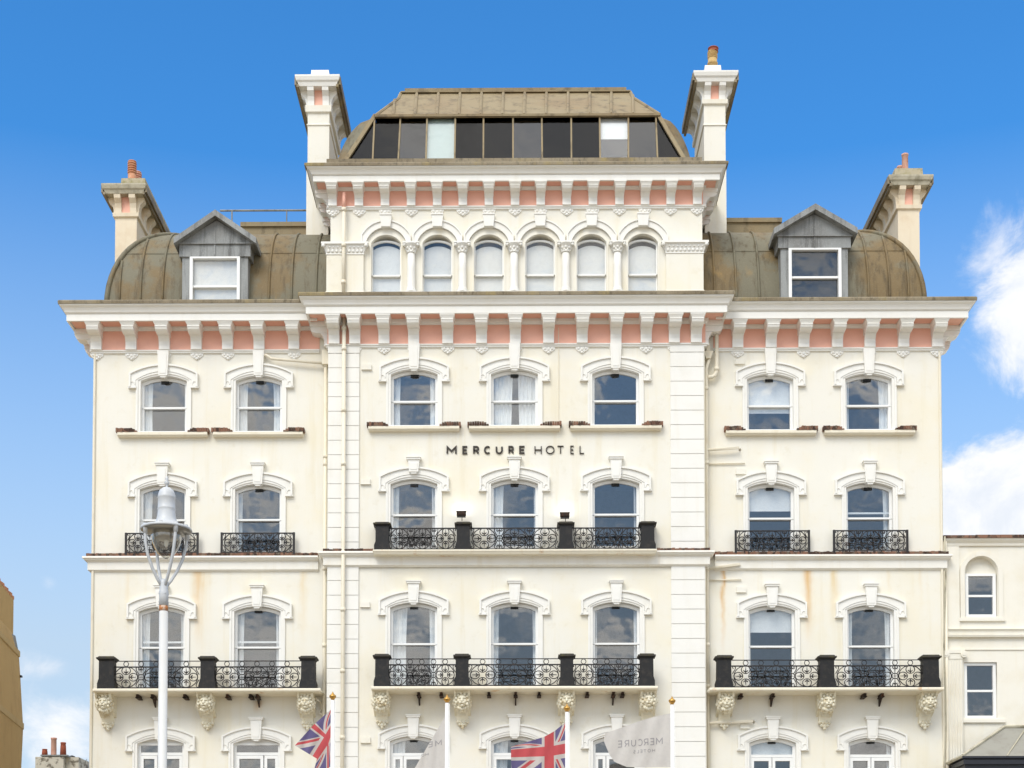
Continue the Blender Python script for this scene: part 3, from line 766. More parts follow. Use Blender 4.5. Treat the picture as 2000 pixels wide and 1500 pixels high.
# row C balconies on lion corbels
def iron_stub(x, yw, z, d, ang):
    mb = MB(); mb.box(x - .035, x + .035, yw - d, yw, z - .10, z - .002)
    mb.box(x - .055, x + .055, yw - d, yw, z - .104, z - .075)
    if ang: mb.prism_yz([(yw, z - .31), (yw, z - .10), (yw - d * .8, z - .10)], x - .02, x + .02)
    mb.build('iron_stub', M['rust_iron'], hotel)
def lion(cx, yw, zt):
    """console with a maned lion head above a panelled pendant"""
    mb = MB()
    # bracket behind the head
    mb.prism_yz([(yw, zt - .80), (yw - .10, zt - .80), (yw - .16, zt - .62), (yw - .22, zt - .48), (yw - .34, zt - .30), (yw - .52, zt - .12), (yw - .60, zt - .05), (yw - .60, zt), (yw, zt)], cx - .16, cx + .16)
    for s in (-1, 1): mb.prism_yz([(yw - .0, zt - .60), (yw - .26, zt - .47), (yw - .62, zt - .10), (yw - .66, zt), (yw, zt)], cx + s * .19 - .03, cx + s * .19 + .03)
    mb.box(cx - .12, cx + .12, yw - .19, yw - .09, zt - .62, zt - .5)
    root = mb.build('lion_corbel', M['lion'], hotel)
    mb = MB(); mb.smooth = True
    Y = yw - .50; zc = zt - .26
    mb.ball((cx, Y, zc), .17, .17, .20, 14, 10)
    rnd = random.Random(int(cx * 100))
    for ring_, (rx, rz, yy, n, rr) in enumerate(((.215, .25, .08, 15, .062), (.19, .22, -.02, 13, .052), (.165, .19, -.10, 11, .042))):
        for k in range(n):
            a = 2 * math.pi * (k + .5 * (ring_ % 2)) / n
            if ring_ == 2 and math.sin(a) < -.55: continue
            q = rr * rnd.uniform(.85, 1.2)
            mb.ball((cx + rx * math.cos(a), Y + yy, zc + rz * math.sin(a)), q, q * .9, q * 1.15, 6, 5)
    # face: brow, nose, muzzle, jaw, cheeks
    mb.ball((cx, Y - .13, zc + .075), .095, .06, .05, 10, 6)
    for s in (-1, 1):
        mb.ball((cx + s * .055, Y - .165, zc + .062), .05, .035, .024, 8, 5)
        mb.ball((cx + s * .085, Y - .12, zc - .02), .05, .05, .055, 8, 6)
        mb.ball((cx + s * .04, Y - .185, zc - .075), .048, .05, .04, 8, 6)
        mb.ball((cx + s * .17, Y - .02, zc + .15), .045, .04, .05, 7, 5)
    mb.tube([(cx, Y - .15, zc + .08), (cx, Y - .19, zc + .0), (cx, Y - .225, zc - .05)], [.026, .03, .036], 8)
    mb.ball((cx, Y - .15, zc - .145), .055, .05, .035, 8, 6)
    for k in range(5):
        mb.ball((cx + (k - 2) * .045, Y - .06, zc - .205 - .015 * (2 - abs(k - 2))), .036, .04, .05, 6, 5)
    mb.build('lion_head', M['lion'], root)
    mb = MB(); mb.smooth = True; zb = zt - .80
    for (ax, az, rr) in ((-.13, .03, .055), (.13, .03, .055), (-.05, .02, .05), (.05, .02, .05), (0, -.06, .065), (-.08, -.05, .05), (.08, -.05, .05), (0, -.13, .045)):
        mb.ball((cx + ax, yw - .09, zb + az), rr, .06, rr, 7, 5)
    mb.build('acanthus_pendant', M['lion'], root)
def balconyC(ua, ub, yw, piers, lions, stubs, dv):
    y = yw - .80
    zt = PZ(1342 + dv, y); xa, xb = PX(ua, 1346, y), PX(ub, 1346, y)
    mb = MB()
    mb.box(xa + .03, xb - .03, y + .05, yw, zt - .09, zt)
    mb.tube([(xa + .02, yw, zt - .045), (xa + .02, y + .03, zt - .045), (xb - .02, y + .03, zt - .045), (xb - .02, yw, zt - .045)], .05, 8)
    slab = mb.build('balcony_slab', M['slab'], hotel)
    zu = zt - .09
    for a, b in piers: pier(PX(a, 1310, y), PX(b, 1310, y), y + .06, zt + .004, PZ(1278 + dv, y + .06))
    for (a, b), (c, d) in zip(piers, piers[1:]):
        panel(PX(b - 6, 1310, y + .24), PX(c + 6, 1310, y + .24), y + .24, zt + .02, PZ(1288 + dv, y + .24), True)
    for s_, uu in ((-1, piers[0]), (1, piers[-1])):     # the railing returns to the wall
        pass
    for u in lions: lion(PX(u, 1375, yw - .3), yw, zu)
    for u, an in stubs: iron_stub(PX(u, 1358, yw - .3), yw, zu, .42, an)
balconyC(180, 627, 0, [(188, 223), (387, 420), (584, 617)], [207, 403, 599], [(270, 0), (299, 1), (362, 0), (445, 0), (490, 0), (503, 1)], 1.5)
balconyC(724, 1286, YB, [(729, 761), (886.5, 917.5), (1092, 1123), (1248, 1280)], [745, 903, 1106, 1265], [(818, 1), (862, 0), (955, 0), (1007, 1), (1053, 0), (1147, 0), (1198, 1), (1216, 0)], -2)
balconyC(1385, 1845, 0, [(1399, 1432.5), (1600, 1634), (1802, 1839)], [1416, 1613, 1810], [(1447, 0), (1509, 1), (1688, 0), (1722, 1)], 1.5)
# ---- attic storey with its arcade
Z_AB = PZ(577, YA)                                # foot of the attic, at the top of the capping
XA = 5.245
ZPT_A, ZPB_A = PZ(373, YA), PZ(404, YA)
Z_A = ZPT_A + .10                                 # soffit
AW = [PX(754 + 100.35 * k, 520, YA) for k in range(6)]
z_app = PZ(457.5, YA); 
aholes = [arch(x, .43, Z_AB + .02, PZ(474, YA), PZ(457.5, YA) - PZ(474, YA)) for x in AW]
holed_wall('wall', [(-XA, Z_AB - .3), (XA, Z_AB - .3), (XA, Z_A + .2), (-XA, Z_A + .2)], aholes, YA, YA + .30, M['wall'], hotel)
mb = MB()
for s in (-1, 1): mb.box(min(s * XA, s * (XA - .3)), max(s * XA, s * (XA - .3)), YA + .3, 9, Z_AB - .3, Z_A + .2)
mb.box(-XA, XA, 9, 9.3, Z_AB - .3, Z_A + .2)
mb.build('wall', M['wall'], hotel)
PATT = rev([(-XA, 8.5), (-XA, YA), (XA, YA), (XA, 8.5)])
zc_a = all_cornice(PATT, Z_A, ZPT_A, ZPB_A, .44, .03, .345, .10)
for u in (649.5, 701, 752, 803, 854, 904, 955, 1006, 1056, 1107, 1158, 1210, 1260, 1310, 1362):
    bracket(PX(u, 390, YA - .1), YA, Z_A, ZPB_A, .44, .24, .265, .345)
for k in range(6):
    bracket(-XA, YA + .04 + k * .8, Z_A, ZPB_A, .44, .24, .265, .345, side=-1); bracket(XA, YA + .04 + k * .8, Z_A, ZPB_A, .44, .24, .265, .345, side=1)
# arcade
zsp = PZ(474, YA)
for i, x in enumerate(AW):
    zc = PZ(457.5, YA)
    mb = MB(); o = arch(x, .47, Z_AB, zsp, zc + .04 - zsp); i_ = arch(x, .42, Z_AB, zsp, zc - .008 - zsp)
    mb.frame(o, i_, YA - .02, YA + .22)
    w = mb.build('window', M['wall'], hotel)
    mb = MB(); ho = arch(x, .70, zsp - .0, zsp + .21, PZ(431, YA) - zsp - .21); hi = arch(x, .565, zsp - .0, zsp + .02, PZ(445, YA) - zsp - .02)
    mb.frame(ho, hi, YA - .075, YA - .02, YA + .01)
    mb.frame(ho, arch(x, .665, zsp, zsp + .20, PZ(431, YA) - zsp - .24), YA - .11, YA - .076, YA - .074)
    mb.build('hood_mould', M['white'], w)
    mb = MB(); kt, kb = PZ(424, YA), PZ(446, YA)
    mb.prism_xz([(x - .13, kb), (x + .13, kb), (x + .165, kt), (x - .165, kt)], YA - .16, YA + .01); mb.box(x - .17, x + .17, YA - .18, YA, kt, kt + .04)
    mb.build('keystone', M['white'], w)
    yu = YA + .16; rl = PZ(538, yu)
    hgl = PZ(473, yu); sgl = PZ(481, yu)
    mb = MB(); mb.frame(arch(x, .43, rl, sgl + .05, hgl - sgl), arch(x, .38, rl, sgl, hgl - sgl), yu - .03, yu + .03); mb.box(x - .385, x + .385, yu - .032, yu + .031, rl - .03, rl + .02)
    mb.build('upper_sash', M['pane_frame'], w)
    mb = MB(); mb.frame([(x - .43, Z_AB), (x - .43, rl), (x + .43, rl), (x + .43, Z_AB)], [(x - .38, Z_AB), (x - .38, rl - .03), (x + .38, rl - .03), (x + .38, Z_AB)], yu + .04, yu + .07)
    mb.build('lower_sash', M['pane_frame'], w)
    mb = MB(); mb.prism_xz(list(reversed(arch(x, .395, rl, sgl, hgl - sgl + .01))), yu, yu + .005); mb.box(x - .395, x + .395, yu + .05, yu + .055, Z_AB, rl)
    mb.build('pane', M['soft_glass'], w)
    mb = MB(); zbb = Z_AB + .05 + .02 * (i % 2)
    mb.prism_xz(list(reversed(arch(x, .395, zbb, sgl - .075 - .012 * (i % 3), hgl - sgl + .01))), yu + .075, yu + .08); mb.box(x - .39, x + .39, yu + .066, yu + .088, zbb - .03, zbb)
    tag(mb.build('window_blind', M['blind_old'] if i else M['blind']), 'closed grey-white blind in the %s arched attic window from left' % ORD[i], 'blind', 'closed blinds in the arched attic windows')
# columns between the windows
for u in (803, 903, 1004, 1105, 1206):
    x = PX(u, 520, YA - .1); y = YA - .09
    zt_, zb_, zn = PZ(475, y), PZ(577, y), PZ(496, y)
    mb = MB(); mb.smooth = True
    mb.lathe([(.165, 0), (.165, .05), (.14, .075), (.15, .10), (.125, .13), (.118, .16), (.112, .7), (.105, zn - zb_)], (x, y, zb_ + .06), 18)
    mb.smooth = False; mb.box(x - .2, x + .2, y - .16, y + .12, zb_, zb_ + .06)
    col = mb.build('column', M['white'], hotel)
    mb = MB(); mb.smooth = True
    zn2 = zn + .06
    mb.lathe([(.125, 0), (.13, .02), (.115, .04), (.12, .10), (.15, .16), (.20, .22), (.215, .24)], (x, y, zn2 - .04), 16)
    for k in range(8):
        a = 2 * math.pi * k / 8; mb.ball((x + .13 * math.cos(a), y + .12 * math.sin(a), zn2 + .09), .04, .04, .055, 6, 5); a += .4; mb.ball((x + .115 * math.cos(a), y + .11 * math.sin(a), zn2 + .02), .03, .03, .045, 6, 5)
    for s in (-1, 1): mb.ball((x + s * .19, y - .11, zn2 + .165), .05, .045, .05, 8, 6)
    mb.smooth = False; mb.box(x - .235, x + .235, y - .16, y + .1, zn2 + .205, max(zt_, zn2 + .24))
    mb.build('capital', M['white'], col)
# corner pilasters
for (ua, ub, ca, cb) in ((637.5, 710, 625, 720), (1301, 1374, 1290, 1386)):
    y0 = YA - .10; xa, xb = PX(ua, 520, y0), PX(ub, 520, y0); zt_, zn, zb_ = PZ(474, y0), PZ(496, y0), PZ(577, y0)
    mb = MB()
    for (a, b, z0, z1) in ((xa, xb, zb_ + .14, zn),): mb.box(a, b, y0, YA + .32, z0, z1)
    mb.taper(xa - .07, xb + .07, y0 - .06, YA + .38, zb_, zb_ + .06, 0, 0); mb.taper(xa - .07, xb + .07, y0 - .06, YA + .38, zb_ + .06, zb_ + .14, -.065, -.055)
    pil = mb.build('pilaster', M['wall'], hotel)
    mb = MB(); mb.box(xa - .015, xb + .015, y0 - .02, YA + .33, zn, zn + .03); mb.taper(xa, xb, y0, YA + .32, zn + .03, zt_ - .06, .10, .08)
    mb.box(xa - .14, xb + .14, y0 - .12, YA + .42, zt_ - .06, zt_)
    mb.smooth = True
    n = 9
    for k in range(n):
        x = xa + (xb - xa) * (k + .5) / n
        mb.ball((x, y0 - .02, zn + .10), .045, .025, .06, 6, 5); mb.ball((x + .03, y0 - .05, zn + .19), .035, .025, .03, 6, 5)
    for x in (xa - .08, xb + .08): mb.ball((x, y0 - .08, zt_ - .10), .06, .06, .06, 8, 6)
    mb.build('capital', M['white'], pil)

# ---- roofs
def ring3(xl, xr, yf, yb, z): return [(xl, yb, z), (xl, yf, z), (xr, yf, z), (xr, yb, z)]
# top glazed mansard
yg = YA - .08
zb_ = PZ(306, yg); xl, xr = PX(657, 306, yg), PX(1351, 306, yg)
mb = MB(); mb.box(PX(638, 318, YA - .2), PX(1371, 318, YA - .2), YA - .24, 8.4, zc_a + .03, PZ(308.5, YA - .24)); mb.build('roof_ledge', M['lead_cap'], hotel)
yt = yg + .75; zt_ = PZ(226, yt); xlt, xrt = PX(733, 226, yt), PX(1284, 226, yt)
zl_ = PZ(308.5, YA - .24)
glx, grx = PX(675, 306, yg), PX(1336, 306, yg)
roof_mb = MB(); roof_mb.smooth = True
nst = 10; side_rings = []
for s in (-1, 1):
    rows = []
    for k in range(nst + 1):
        t = k / nst
        z = zl_ + (zt_ - zl_) * t
        cur = 1 - math.sqrt(max(0, 1 - t * t))
        x = (xl + (xlt - .1 - xl) * (0.25 * t + .75 * cur)) if s < 0 else (xr + (xrt + .1 - xr) * (0.25 * t + .75 * cur))
        yfr = yg + .75 * t
        xg = (glx + (xlt - glx) * t) if s < 0 else (grx + (xrt - grx) * t)
        rows.append([(xg, yfr - .01, z), (x, yfr + .10, z), (x, 7.6 - .6 * t, z)])
    bs = [roof_mb.add(r) for r in rows]
    for k in range(nst):
        for i in range(2): roof_mb.face([bs[k] + i, bs[k] + i + 1, bs[k + 1] + i + 1, bs[k + 1] + i])
roof_mb.smooth = False
b = roof_mb.add([(xlt, 7.0, zt_), (xrt, 7.0, zt_), (xr, 7.6, zl_), (xl, 7.6, zl_)]); roof_mb.face([b, b + 1, b + 2, b + 3])
roof_mb.build('roof', M['lead'], hotel)
# glazed front: mullions and panes
mull = [(732, 728), (782.5, 778), (834.5, 832), (889.5, 888), (944.5, 944), (1002, 1002), (1058, 1059), (1115.5, 1116), (1171, 1172), (1227, 1227), (1280.5, 1284)]
mb = MB()
def gpt(x_top, x_bot, t, off=0): return (x_bot + (x_top - x_bot) * t, yg + .75 * t - off, zl_ + (zt_ - zl_) * t)
mx = [(PX(a, 226, yt), PX(b_, 307, yg)) for a, b_ in mull]
for a, b_ in mx: mb.tube([gpt(a, b_, 0, .03), gpt(a, b_, 1, .03)], .032, 4)
for a, b_ in ((xlt, glx), (xrt, grx)): mb.tube([gpt(a, b_, 0, .03), gpt(a, b_, 1, .03)], .075, 4)
mb.box(xlt - .02, xrt + .02, yt - .06, yt + .05, zt_ - .05, zt_ + .02)
mb.box(glx, grx, yg - .05, yg + .05, zl_ - .01, zl_ + .05)
glz = mb.build('glazing_frame', M['lead_tan'], hotel)
edges = [(xlt, glx)] + mx + [(xrt, grx)]
for i in range(len(edges) - 1):
    (a, b_), (c, d) = edges[i], edges[i + 1]
    mb = MB(); q = [gpt(a, b_, 0), gpt(c, d, 0), gpt(c, d, 1), gpt(a, b_, 1)]
    bb = mb.add(q + [(x, y + .012, z) for x, y, z in q]); mb.face([bb, bb + 1, bb + 2, bb + 3]); mb.face([bb + 7, bb + 6, bb + 5, bb + 4])
    for k in range(4): mb.face([bb + k, bb + (k + 1) % 4, bb + 4 + (k + 1) % 4, bb + 4 + k]) if False else None
    mb.build('pane', M['glass'] if i in (3, 9) else M['dark_glass_b'] if i in (2, 6, 10) else M['dark_glass'], glz)
def slant_blind(i, t0, label, mat):
    (a, b_), (c, d) = edges[i], edges[i + 1]
    mb = MB(); q = [gpt(a, b_, t0, -.08), gpt(c, d, t0, -.08), gpt(c, d, .96, -.08), gpt(a, b_, .96, -.08)]
    bb = mb.add(q + [(x, y + .01, z) for x, y, z in q]); mb.face([bb, bb + 1, bb + 2, bb + 3]); mb.face([bb + 7, bb + 6, bb + 5, bb + 4])
    for k in range(4): mb.face([bb + (k + 1) % 4, bb + k, bb + 4 + k, bb + 4 + (k + 1) % 4])
    return tag(mb.build('pleated_blind', mat), label, 'blind', 'blinds behind the sloping rooftop glazing')
slant_blind(3, .03, 'pale green blind fully drawn behind fourth pane of the rooftop glazing', M['blind_green'])
slant_blind(9, .50, 'pale blind half drawn behind tenth pane of the rooftop glazing', M['blind_old'])
mb = MB(); mb.box(-4.3, 4.3, yg + 1.0, yg + 1.05, zl_ + .01, zt_ - .05); mb.build('interior_partition', M['dark'], hotel)  # black sheet, its colour standing in for the unlit space behind the glazing
# lead slope above the glazing
ya = yt - .12; yb2 = yt + 2.0
z1 = PZ(225, ya); z2 = PZ(181, yb2)
x1l, x1r = PX(733, 224, ya), PX(1288, 224, ya); x2l, x2r = PX(783, 181, yb2), PX(1231, 181, yb2)
mb = MB()
tm = .74; ym = ya + (yb2 - ya) * tm; zm = z1 + (z2 - z1) * tm
xml, xmr = PX(778, 193, ym), PX(1236, 193, ym)
b = mb.add([(x1l, ya, z1), (x1r, ya, z1), (xmr, ym, zm), (x2r, yb2, z2), (x2l, yb2, z2), (xml, ym, zm),
            (x2l, 5.5, z2), (x2r, 5.5, z2), (x1l, 7.3, z1), (x1r, 7.3, z1), (xml, 5.9, zm), (xmr, 5.9, zm), (x1l, ya, z1 - .07), (x1r, ya, z1 - .07)])
for q in ((0, 1, 2, 3, 4, 5), (4, 3, 7, 6), (6, 7, 11, 10), (10, 11, 9, 8), (0, 5, 10, 8), (5, 4, 6, 10), (1, 9, 11, 2), (2, 11, 7, 3), (12, 13, 1, 0)): mb.face([b + i for i in q])
nro = 12
for k in range(nro):
    u = 768 + k * 42.6 + (0)
    xb_ = PX(u, 223, ya); xt_ = PX(768 + 4 + k * 42.2, 184, yb2)
    t1 = 1.0
    lo = x1l + (x2l - x1l); 
    if xt_ < x2l + .05: t1 = max(.1, (xb_ - x1l) / (xml - x1l) * tm * .93)
    if xt_ > x2r - .05: t1 = max(.1, (x1r - xb_) / (x1r - xmr) * tm * .93)
    p0 = Vector((xb_, ya, z1 + .02)); p1 = Vector((xt_, yb2, z2 + .02)); 
    mb.tube([p0, p0 + (p1 - p0) * t1], .045, 6)
for (xa, xq, xb_) in ((x1l, xml, x2l), (x1r, xmr, x2r)): mb.tube([(xa, ya, z1), (xq, ym, zm), (xb_, yb2, z2)], .05, 6)
mb.box(x2l + .0, x2r - .0, yb2 - .12, 5.6, z2 + .0, PZ(179, yb2 - .12)); 
zz = PZ(179, yb2 - .12)
mb.box(x2l + .12, x2r - .12, yb2 - .02, 5.5, zz, PZ(172, yb2))
mb.box(x1l - .02, x1r + .02, ya - .05, ya + .02, z1 - .05, z1 + .02)
mb.build('roof', M['lead_tan'], hotel)

# wings: barrel-shaped mansards
Z_R0 = PZ(592, .05)
def wing_roof(s, u_in, u_out, seams, v_top, u_cap):
    y0 = .17; a, bH = 2.10, 2.93
    xo = PX(u_out, 588, y0); xi = s * (XB - .1)
    mb = MB(); mb.smooth = True
    n = 14; phis = [R(82) * k / n for k in range(n + 1)]
    prof = [(a * (1 - math.cos(p)), bH * math.sin(p)) for p in phis]
    rings = []
    for ins, hz in prof: rings.append([(xi, y0 + ins, Z_R0 + hz), (xo - s * ins, y0 + ins, Z_R0 + hz), (xo - s * ins, 12.4 - ins, Z_R0 + hz)])
    # front and side are separate strips so that the hip stays a crease
    for col in (0, 1):
        bs = [mb.add([r_[col], r_[col + 1]]) for r_ in rings]
        for k in range(n): mb.face([bs[k], bs[k] + 1, bs[k + 1] + 1, bs[k + 1]])
    mb.smooth = False
    top = rings[-1]; b = mb.add([top[0], top[1], top[2], (xi, 12.4 - prof[-1][0], top[0][2])]); mb.face([b, b + 1, b + 2, b + 3])
    root = mb.build('roof', M['lead'], hotel)
    for u in seams:
        mb = MB(); mb.smooth = True
        x = PX(u, 585, y0); pts = []
        for ins, hz in prof:
            if s * (xo - s * ins - x) < 0.02: break
            pts.append((x, y0 + ins - .01, Z_R0 + hz + .01))
        if len(pts) > 1: mb.tube(pts, .036, 6); mb.build('lead_roll', M['lead'], root)
    mb = MB(); mb.smooth = True
    mb.tube([(xo - s * ins, y0 + ins - .0, Z_R0 + hz) for ins, hz in prof], .075, 7)
    mb.build('hip_roll', M['lead'], root)
    mb = MB(); ins, hz = a * (1 - math.cos(R(36))), bH * math.sin(R(36))
    xe = xo - s * ins
    mb.box(min(xi, xe), max(xi, xe), y0 + ins - .02, y0 + ins + .05, Z_R0 + hz - .02, Z_R0 + hz + .004)
    mb.build('lead_lap', M['lead'], root)
    # flat roof upstand behind
    yc = y0 + a + .1; zc = PZ(v_top, yc); xe = PX(u_cap, v_top, yc)
    mb = MB(); zr = Z_R0 + prof[-1][1]
    mb.box(min(xi, xe), max(xi, xe), yc, 9.0, zr - .3, zc - .13); mb.box(min(xi, xe - s * -.03), max(xi, xe + s * .03), yc - .06, 9.05, zc - .13, zc)
    mb.build('roof_upstand', M['lead_tan'], root)
    return root
wing_roof(-1, 637, 208, (233, 274, 317, 354, 525, 569, 617), 433, 472)
wing_roof(1, 1378, 1806, (1396, 1438, 1483, 1655, 1697, 1738, 1775), 429, 1525)
# roof handrail at the left
mb = MB(); y = 4.2
mb.tube([(PX(430, 409, y), y, PZ(409, y)), (PX(600, 409, y), y, PZ(409, y))], .03, 6); x = PX(453, 420, y); mb.tube([(x, y, PZ(435, y)), (x, y, PZ(409, y))], .025, 6)
x = PX(560, 420, y); mb.tube([(x, y, PZ(440, y)), (x, y, PZ(409, y))], .02, 6)
mb.build('roof_handrail', M['lead_grey'], hotel)

def dormer(u_body, u_win, v_lint, v_gab, apex, eaves, v_wt, v_base, v_rail, lit, lbl):
    y = -.04
    xb0, xb1 = (PX(u, 530, y) for u in u_body); xw0, xw1 = (PX(u, 540, y) for u in u_win)
    zb, zw, zl, zg = PZ(v_base, y) - .2, PZ(v_wt, y), PZ(v_lint, y), PZ(v_gab, y - .08)
    mb = MB()
    mb.box(xb0, xw0, y, 3, zb, zw); mb.box(xw1, xb1, y, 3, zb, zw)
    mb.box(xb0 - .08, xb1 + .08, y - .05, 3, zw, zl)
    ax, az = P(apex[0], apex[1], y - .28)
    (el, ezl), (er, ezr) = P(eaves[0], eaves[1], y - .28), P(eaves[2], eaves[1], y - .28); ez = ezl
    zr = az - .14
    mb.prism_xz([(el + .12, zl + .001), (er - .12, zl + .001), (er - .12, ez - .05), (ax, zr - .06), (el + .12, ez - .05)], y - .06, 3.2)
    d = mb.build('dormer', M['lead_grey'], hotel)
    mb = MB(); mb.box((xb0 + xb1) / 2 - .02, (xb0 + xb1) / 2 + .02, y - .075, y - .062, zl - .3, zr - .1); mb.box(el + .10, er - .10, y - .10, y - .0605, zl + .005, zl + .035)
    for q in (.3, .7): mb.box(xb0 + (xb1 - xb0) * q - .012, xb0 + (xb1 - xb0) * q + .012, y - .06, y - .051, (zl + zw) / 2 - .04, (zl + zw) / 2 + .05)
    mb.build('lead_seam', M['lead_grey'], d)
    th = .17
    for s_, ex in ((-1, el), (1, er)):
        mb = MB()
        mb.prism_xz([(ex, ez - th), (ax, az - th), (ax, az), (ex, ez)] if s_ < 0 else [(ax, az - th), (ex, ez - th), (ex, ez), (ax, az)], y - .28, 3.4)
        mb.build('dormer_roof_slope', M['lead_grey'], d)
    yw = y + .05
    zr_ = PZ(v_rail, yw); wf = .085
    mb = MB()
    mb.frame([(xw0, zb), (xw0, zw), (xw1, zw), (xw1, zb)], [(xw0 + wf, zb), (xw0 + wf, zw - wf * .6), (xw1 - wf, zw - wf * .6), (xw1 - wf, zb)], yw - .10, yw + .05)
    mb.box(xw0 + wf, xw1 - wf, yw - .04, yw + .04, zr_ - .03, zr_ + .03)
    wf_ = mb.build('sash_window', M['pane_frame'], d)
    mb = MB(); mb.box(xw0 + wf, xw1 - wf, yw, yw + .006, zr_, zw - .04); mb.box(xw0 + wf, xw1 - wf, yw + .045, yw + .05, zb, zr_)
    mb.build('pane', M['soft_glass'], wf_)
    mb = MB(); mb.box(xb0 + .1, xb1 - .1, .135, .14, zb, zl); mb.build('room_dark_sheet', M['dark'], d)  # added black sheet stands in for the shade of the dormer room
    if lit: blind(xw0 + wf, xw1 - wf, yw + .075, zb + .05, zw - .06, lbl, M['blind_old'])
dormer((356, 484), (371, 469), 477, 474, (420, 409), (339, 464, 500), 500, 588, 558, True, 'closed grey-white blind in the left-hand roof dormer window')
dormer((1525, 1656), (1540, 1643), 467, 465, (1593, 397), (1512, 445, 1675), 488, 582, 545, False, '')

# ---- chimney stacks
def stack(u0, u1, v_ref, y0, L, zb, zst, zbk, zcap0, zcap1, ovh, pink, mats, upper, bands=()):
    """zst: underside of frieze string; zbk: bottom of brackets; zcap0-1: cap fascia"""
    body, capm = mats
    xa, xb = PX(u0, v_ref, y0), PX(u1, v_ref, y0); yb = y0 + L; cx = (xa + xb) / 2
    mb = MB(); mb.box(xa, xb, y0, yb, zb, zcap0 + .02)
    path = [(xa, y0), (xb, y0), (xb, yb), (xa, yb)]
    def belt(mb, prof):
        rings = [[(xa - a, y0 - a, z), (xb + a, y0 - a, z), (xb + a, yb + a, z), (xa - a, yb + a, z)] for a, z in prof]
        mb.loft(rings, True, True)
    for bz, bp, bh in bands: belt(mb, [(0, bz - .02), (bp, bz), (bp, bz + bh), (0, bz + bh + .03)])
    belt(mb, [(.0, zst - .03), (.06, zst), (.07, zbk), (.0, zbk + .001)])
    st = mb.build('chimney_stack', body, hotel)
    mb = MB()
    belt(mb, [(ovh - .10, zcap0), (ovh - .10, zcap0 + .001), (ovh - .07, zcap0 + (zcap1 - zcap0) * .35), (ovh - .03, zcap0 + (zcap1 - zcap0) * .5), (ovh, zcap0 + (zcap1 - zcap0) * .85), (ovh, zcap1), (.06, zcap1 + .13)])
    mb.build('stack_cap', capm, st)
    H = zcap0 - zbk
    def cons(fx, axis):
        pts = [(0, zbk), (.05, zbk), (.06, zbk + H * .30), (.10, zbk + H * .55), (ovh - .13, zbk + H * .78), (ovh - .11, zcap0 - .002), (0, zcap0 - .002)]
        mb = MB()
        if axis == 'y': mb.prism_yz([(y0 - o, z) for o, z in pts], fx - .095, fx + .095)
        elif axis == 'l': mb.prism_xz([(xa - o, z) for o, z in pts], fx - .11, fx + .11)
        else: mb.prism_xz([(xb + o, z) for o, z in pts], fx - .11, fx + .11)
        mb.build('corbel', body, st)
    for q in (-1, 1): cons(cx + q * ((xb - xa) / 2 - .10), 'y')
    ns = int(L / .62)
    for k in range(ns + 1):
        yy = y0 + .12 + (L - .24) * k / ns
        cons(yy, 'l'); cons(yy, 'r')
    mb = MB(); mb.box(cx - (xb - xa) / 2 + .2, cx + (xb - xa) / 2 - .2, y0 - .012, y0, zbk + .02, zcap0)
    for x, s in ((xa, -1), (xb, 1)): mb.box(min(x, x + s * .012), max(x, x + s * .012), y0 + .25, yb - .25, zbk + .02, zcap0) if False else None
    mb.build('pink_panel', M['pink'], st)
    for q in (-1, 1):                               # dark lead drip along the long sides of the cap
        mb = MB(); xe_ = (xa if q < 0 else xb) + q * (ovh - .075)
        mb.box(xe_ - .035, xe_ + .035, y0 - ovh + .05, yb + ovh - .03, zcap0 - .05, zcap0 + .03); xo_ = (xa if q < 0 else xb) + q * (ovh - .01); mb.box(xo_ - .03, xo_ + .03, y0 - ovh + .08, yb + ovh - .03, zcap0 + .03, zcap1 - .02); mb.build('lead_drip', M['lead_cap'], st)
    if upper:
        ua, ub, vt, m_ = upper
        mb = MB(); a, b_ = PX(ua, vt, y0), PX(ub, vt, y0)
        mb.taper(a, b_, y0 + .1, yb - .1, zcap1 + .05, PZ(vt, y0 + .1), -.03, -.03); mb.build('flaunching', m_, st)
    return st, cx, y0, zcap1
def pot(cx, cy, z0, r, h, kind, mats, parent):
    mb = MB(); mb.smooth = True
    if kind == 'ribbed':
        prof = [(r * 1.02, 0), (r * 1.05, h * .08), (r * .9, h * .12), (r * .9, h * .42)]
        for k in range(5):
            z = h * (.46 + k * .10); prof += [(r * .66, z), (r * 1.0, z + h * .012), (r * 1.0, z + h * .055), (r * .66, z + h * .067)]
        prof += [(r * .95, h * .97), (r * .9, h), (r * .6, h)]
    elif kind == 'plain': prof = [(r * 1.05, 0), (r, h * .06), (r * .95, h * .9), (r * 1.1, h * .92), (r * 1.1, h), (r * .8, h)]
    elif kind == 'taper': prof = [(r * 1.15, 0), (r * 1.0, h * .7), (r * .88, h * .88), (r * .98, h * .9), (r * .98, h), (r * .7, h)]
    else: prof = [(r * 1.1, 0), (r, h * .2), (r, h * .8), (r * 1.15, h * .85), (r * 1.15, h), (r * .7, h)]
    mb.lathe(prof, (cx, cy, z0), 16)
    return mb.build('chimney_pot', mats, parent)
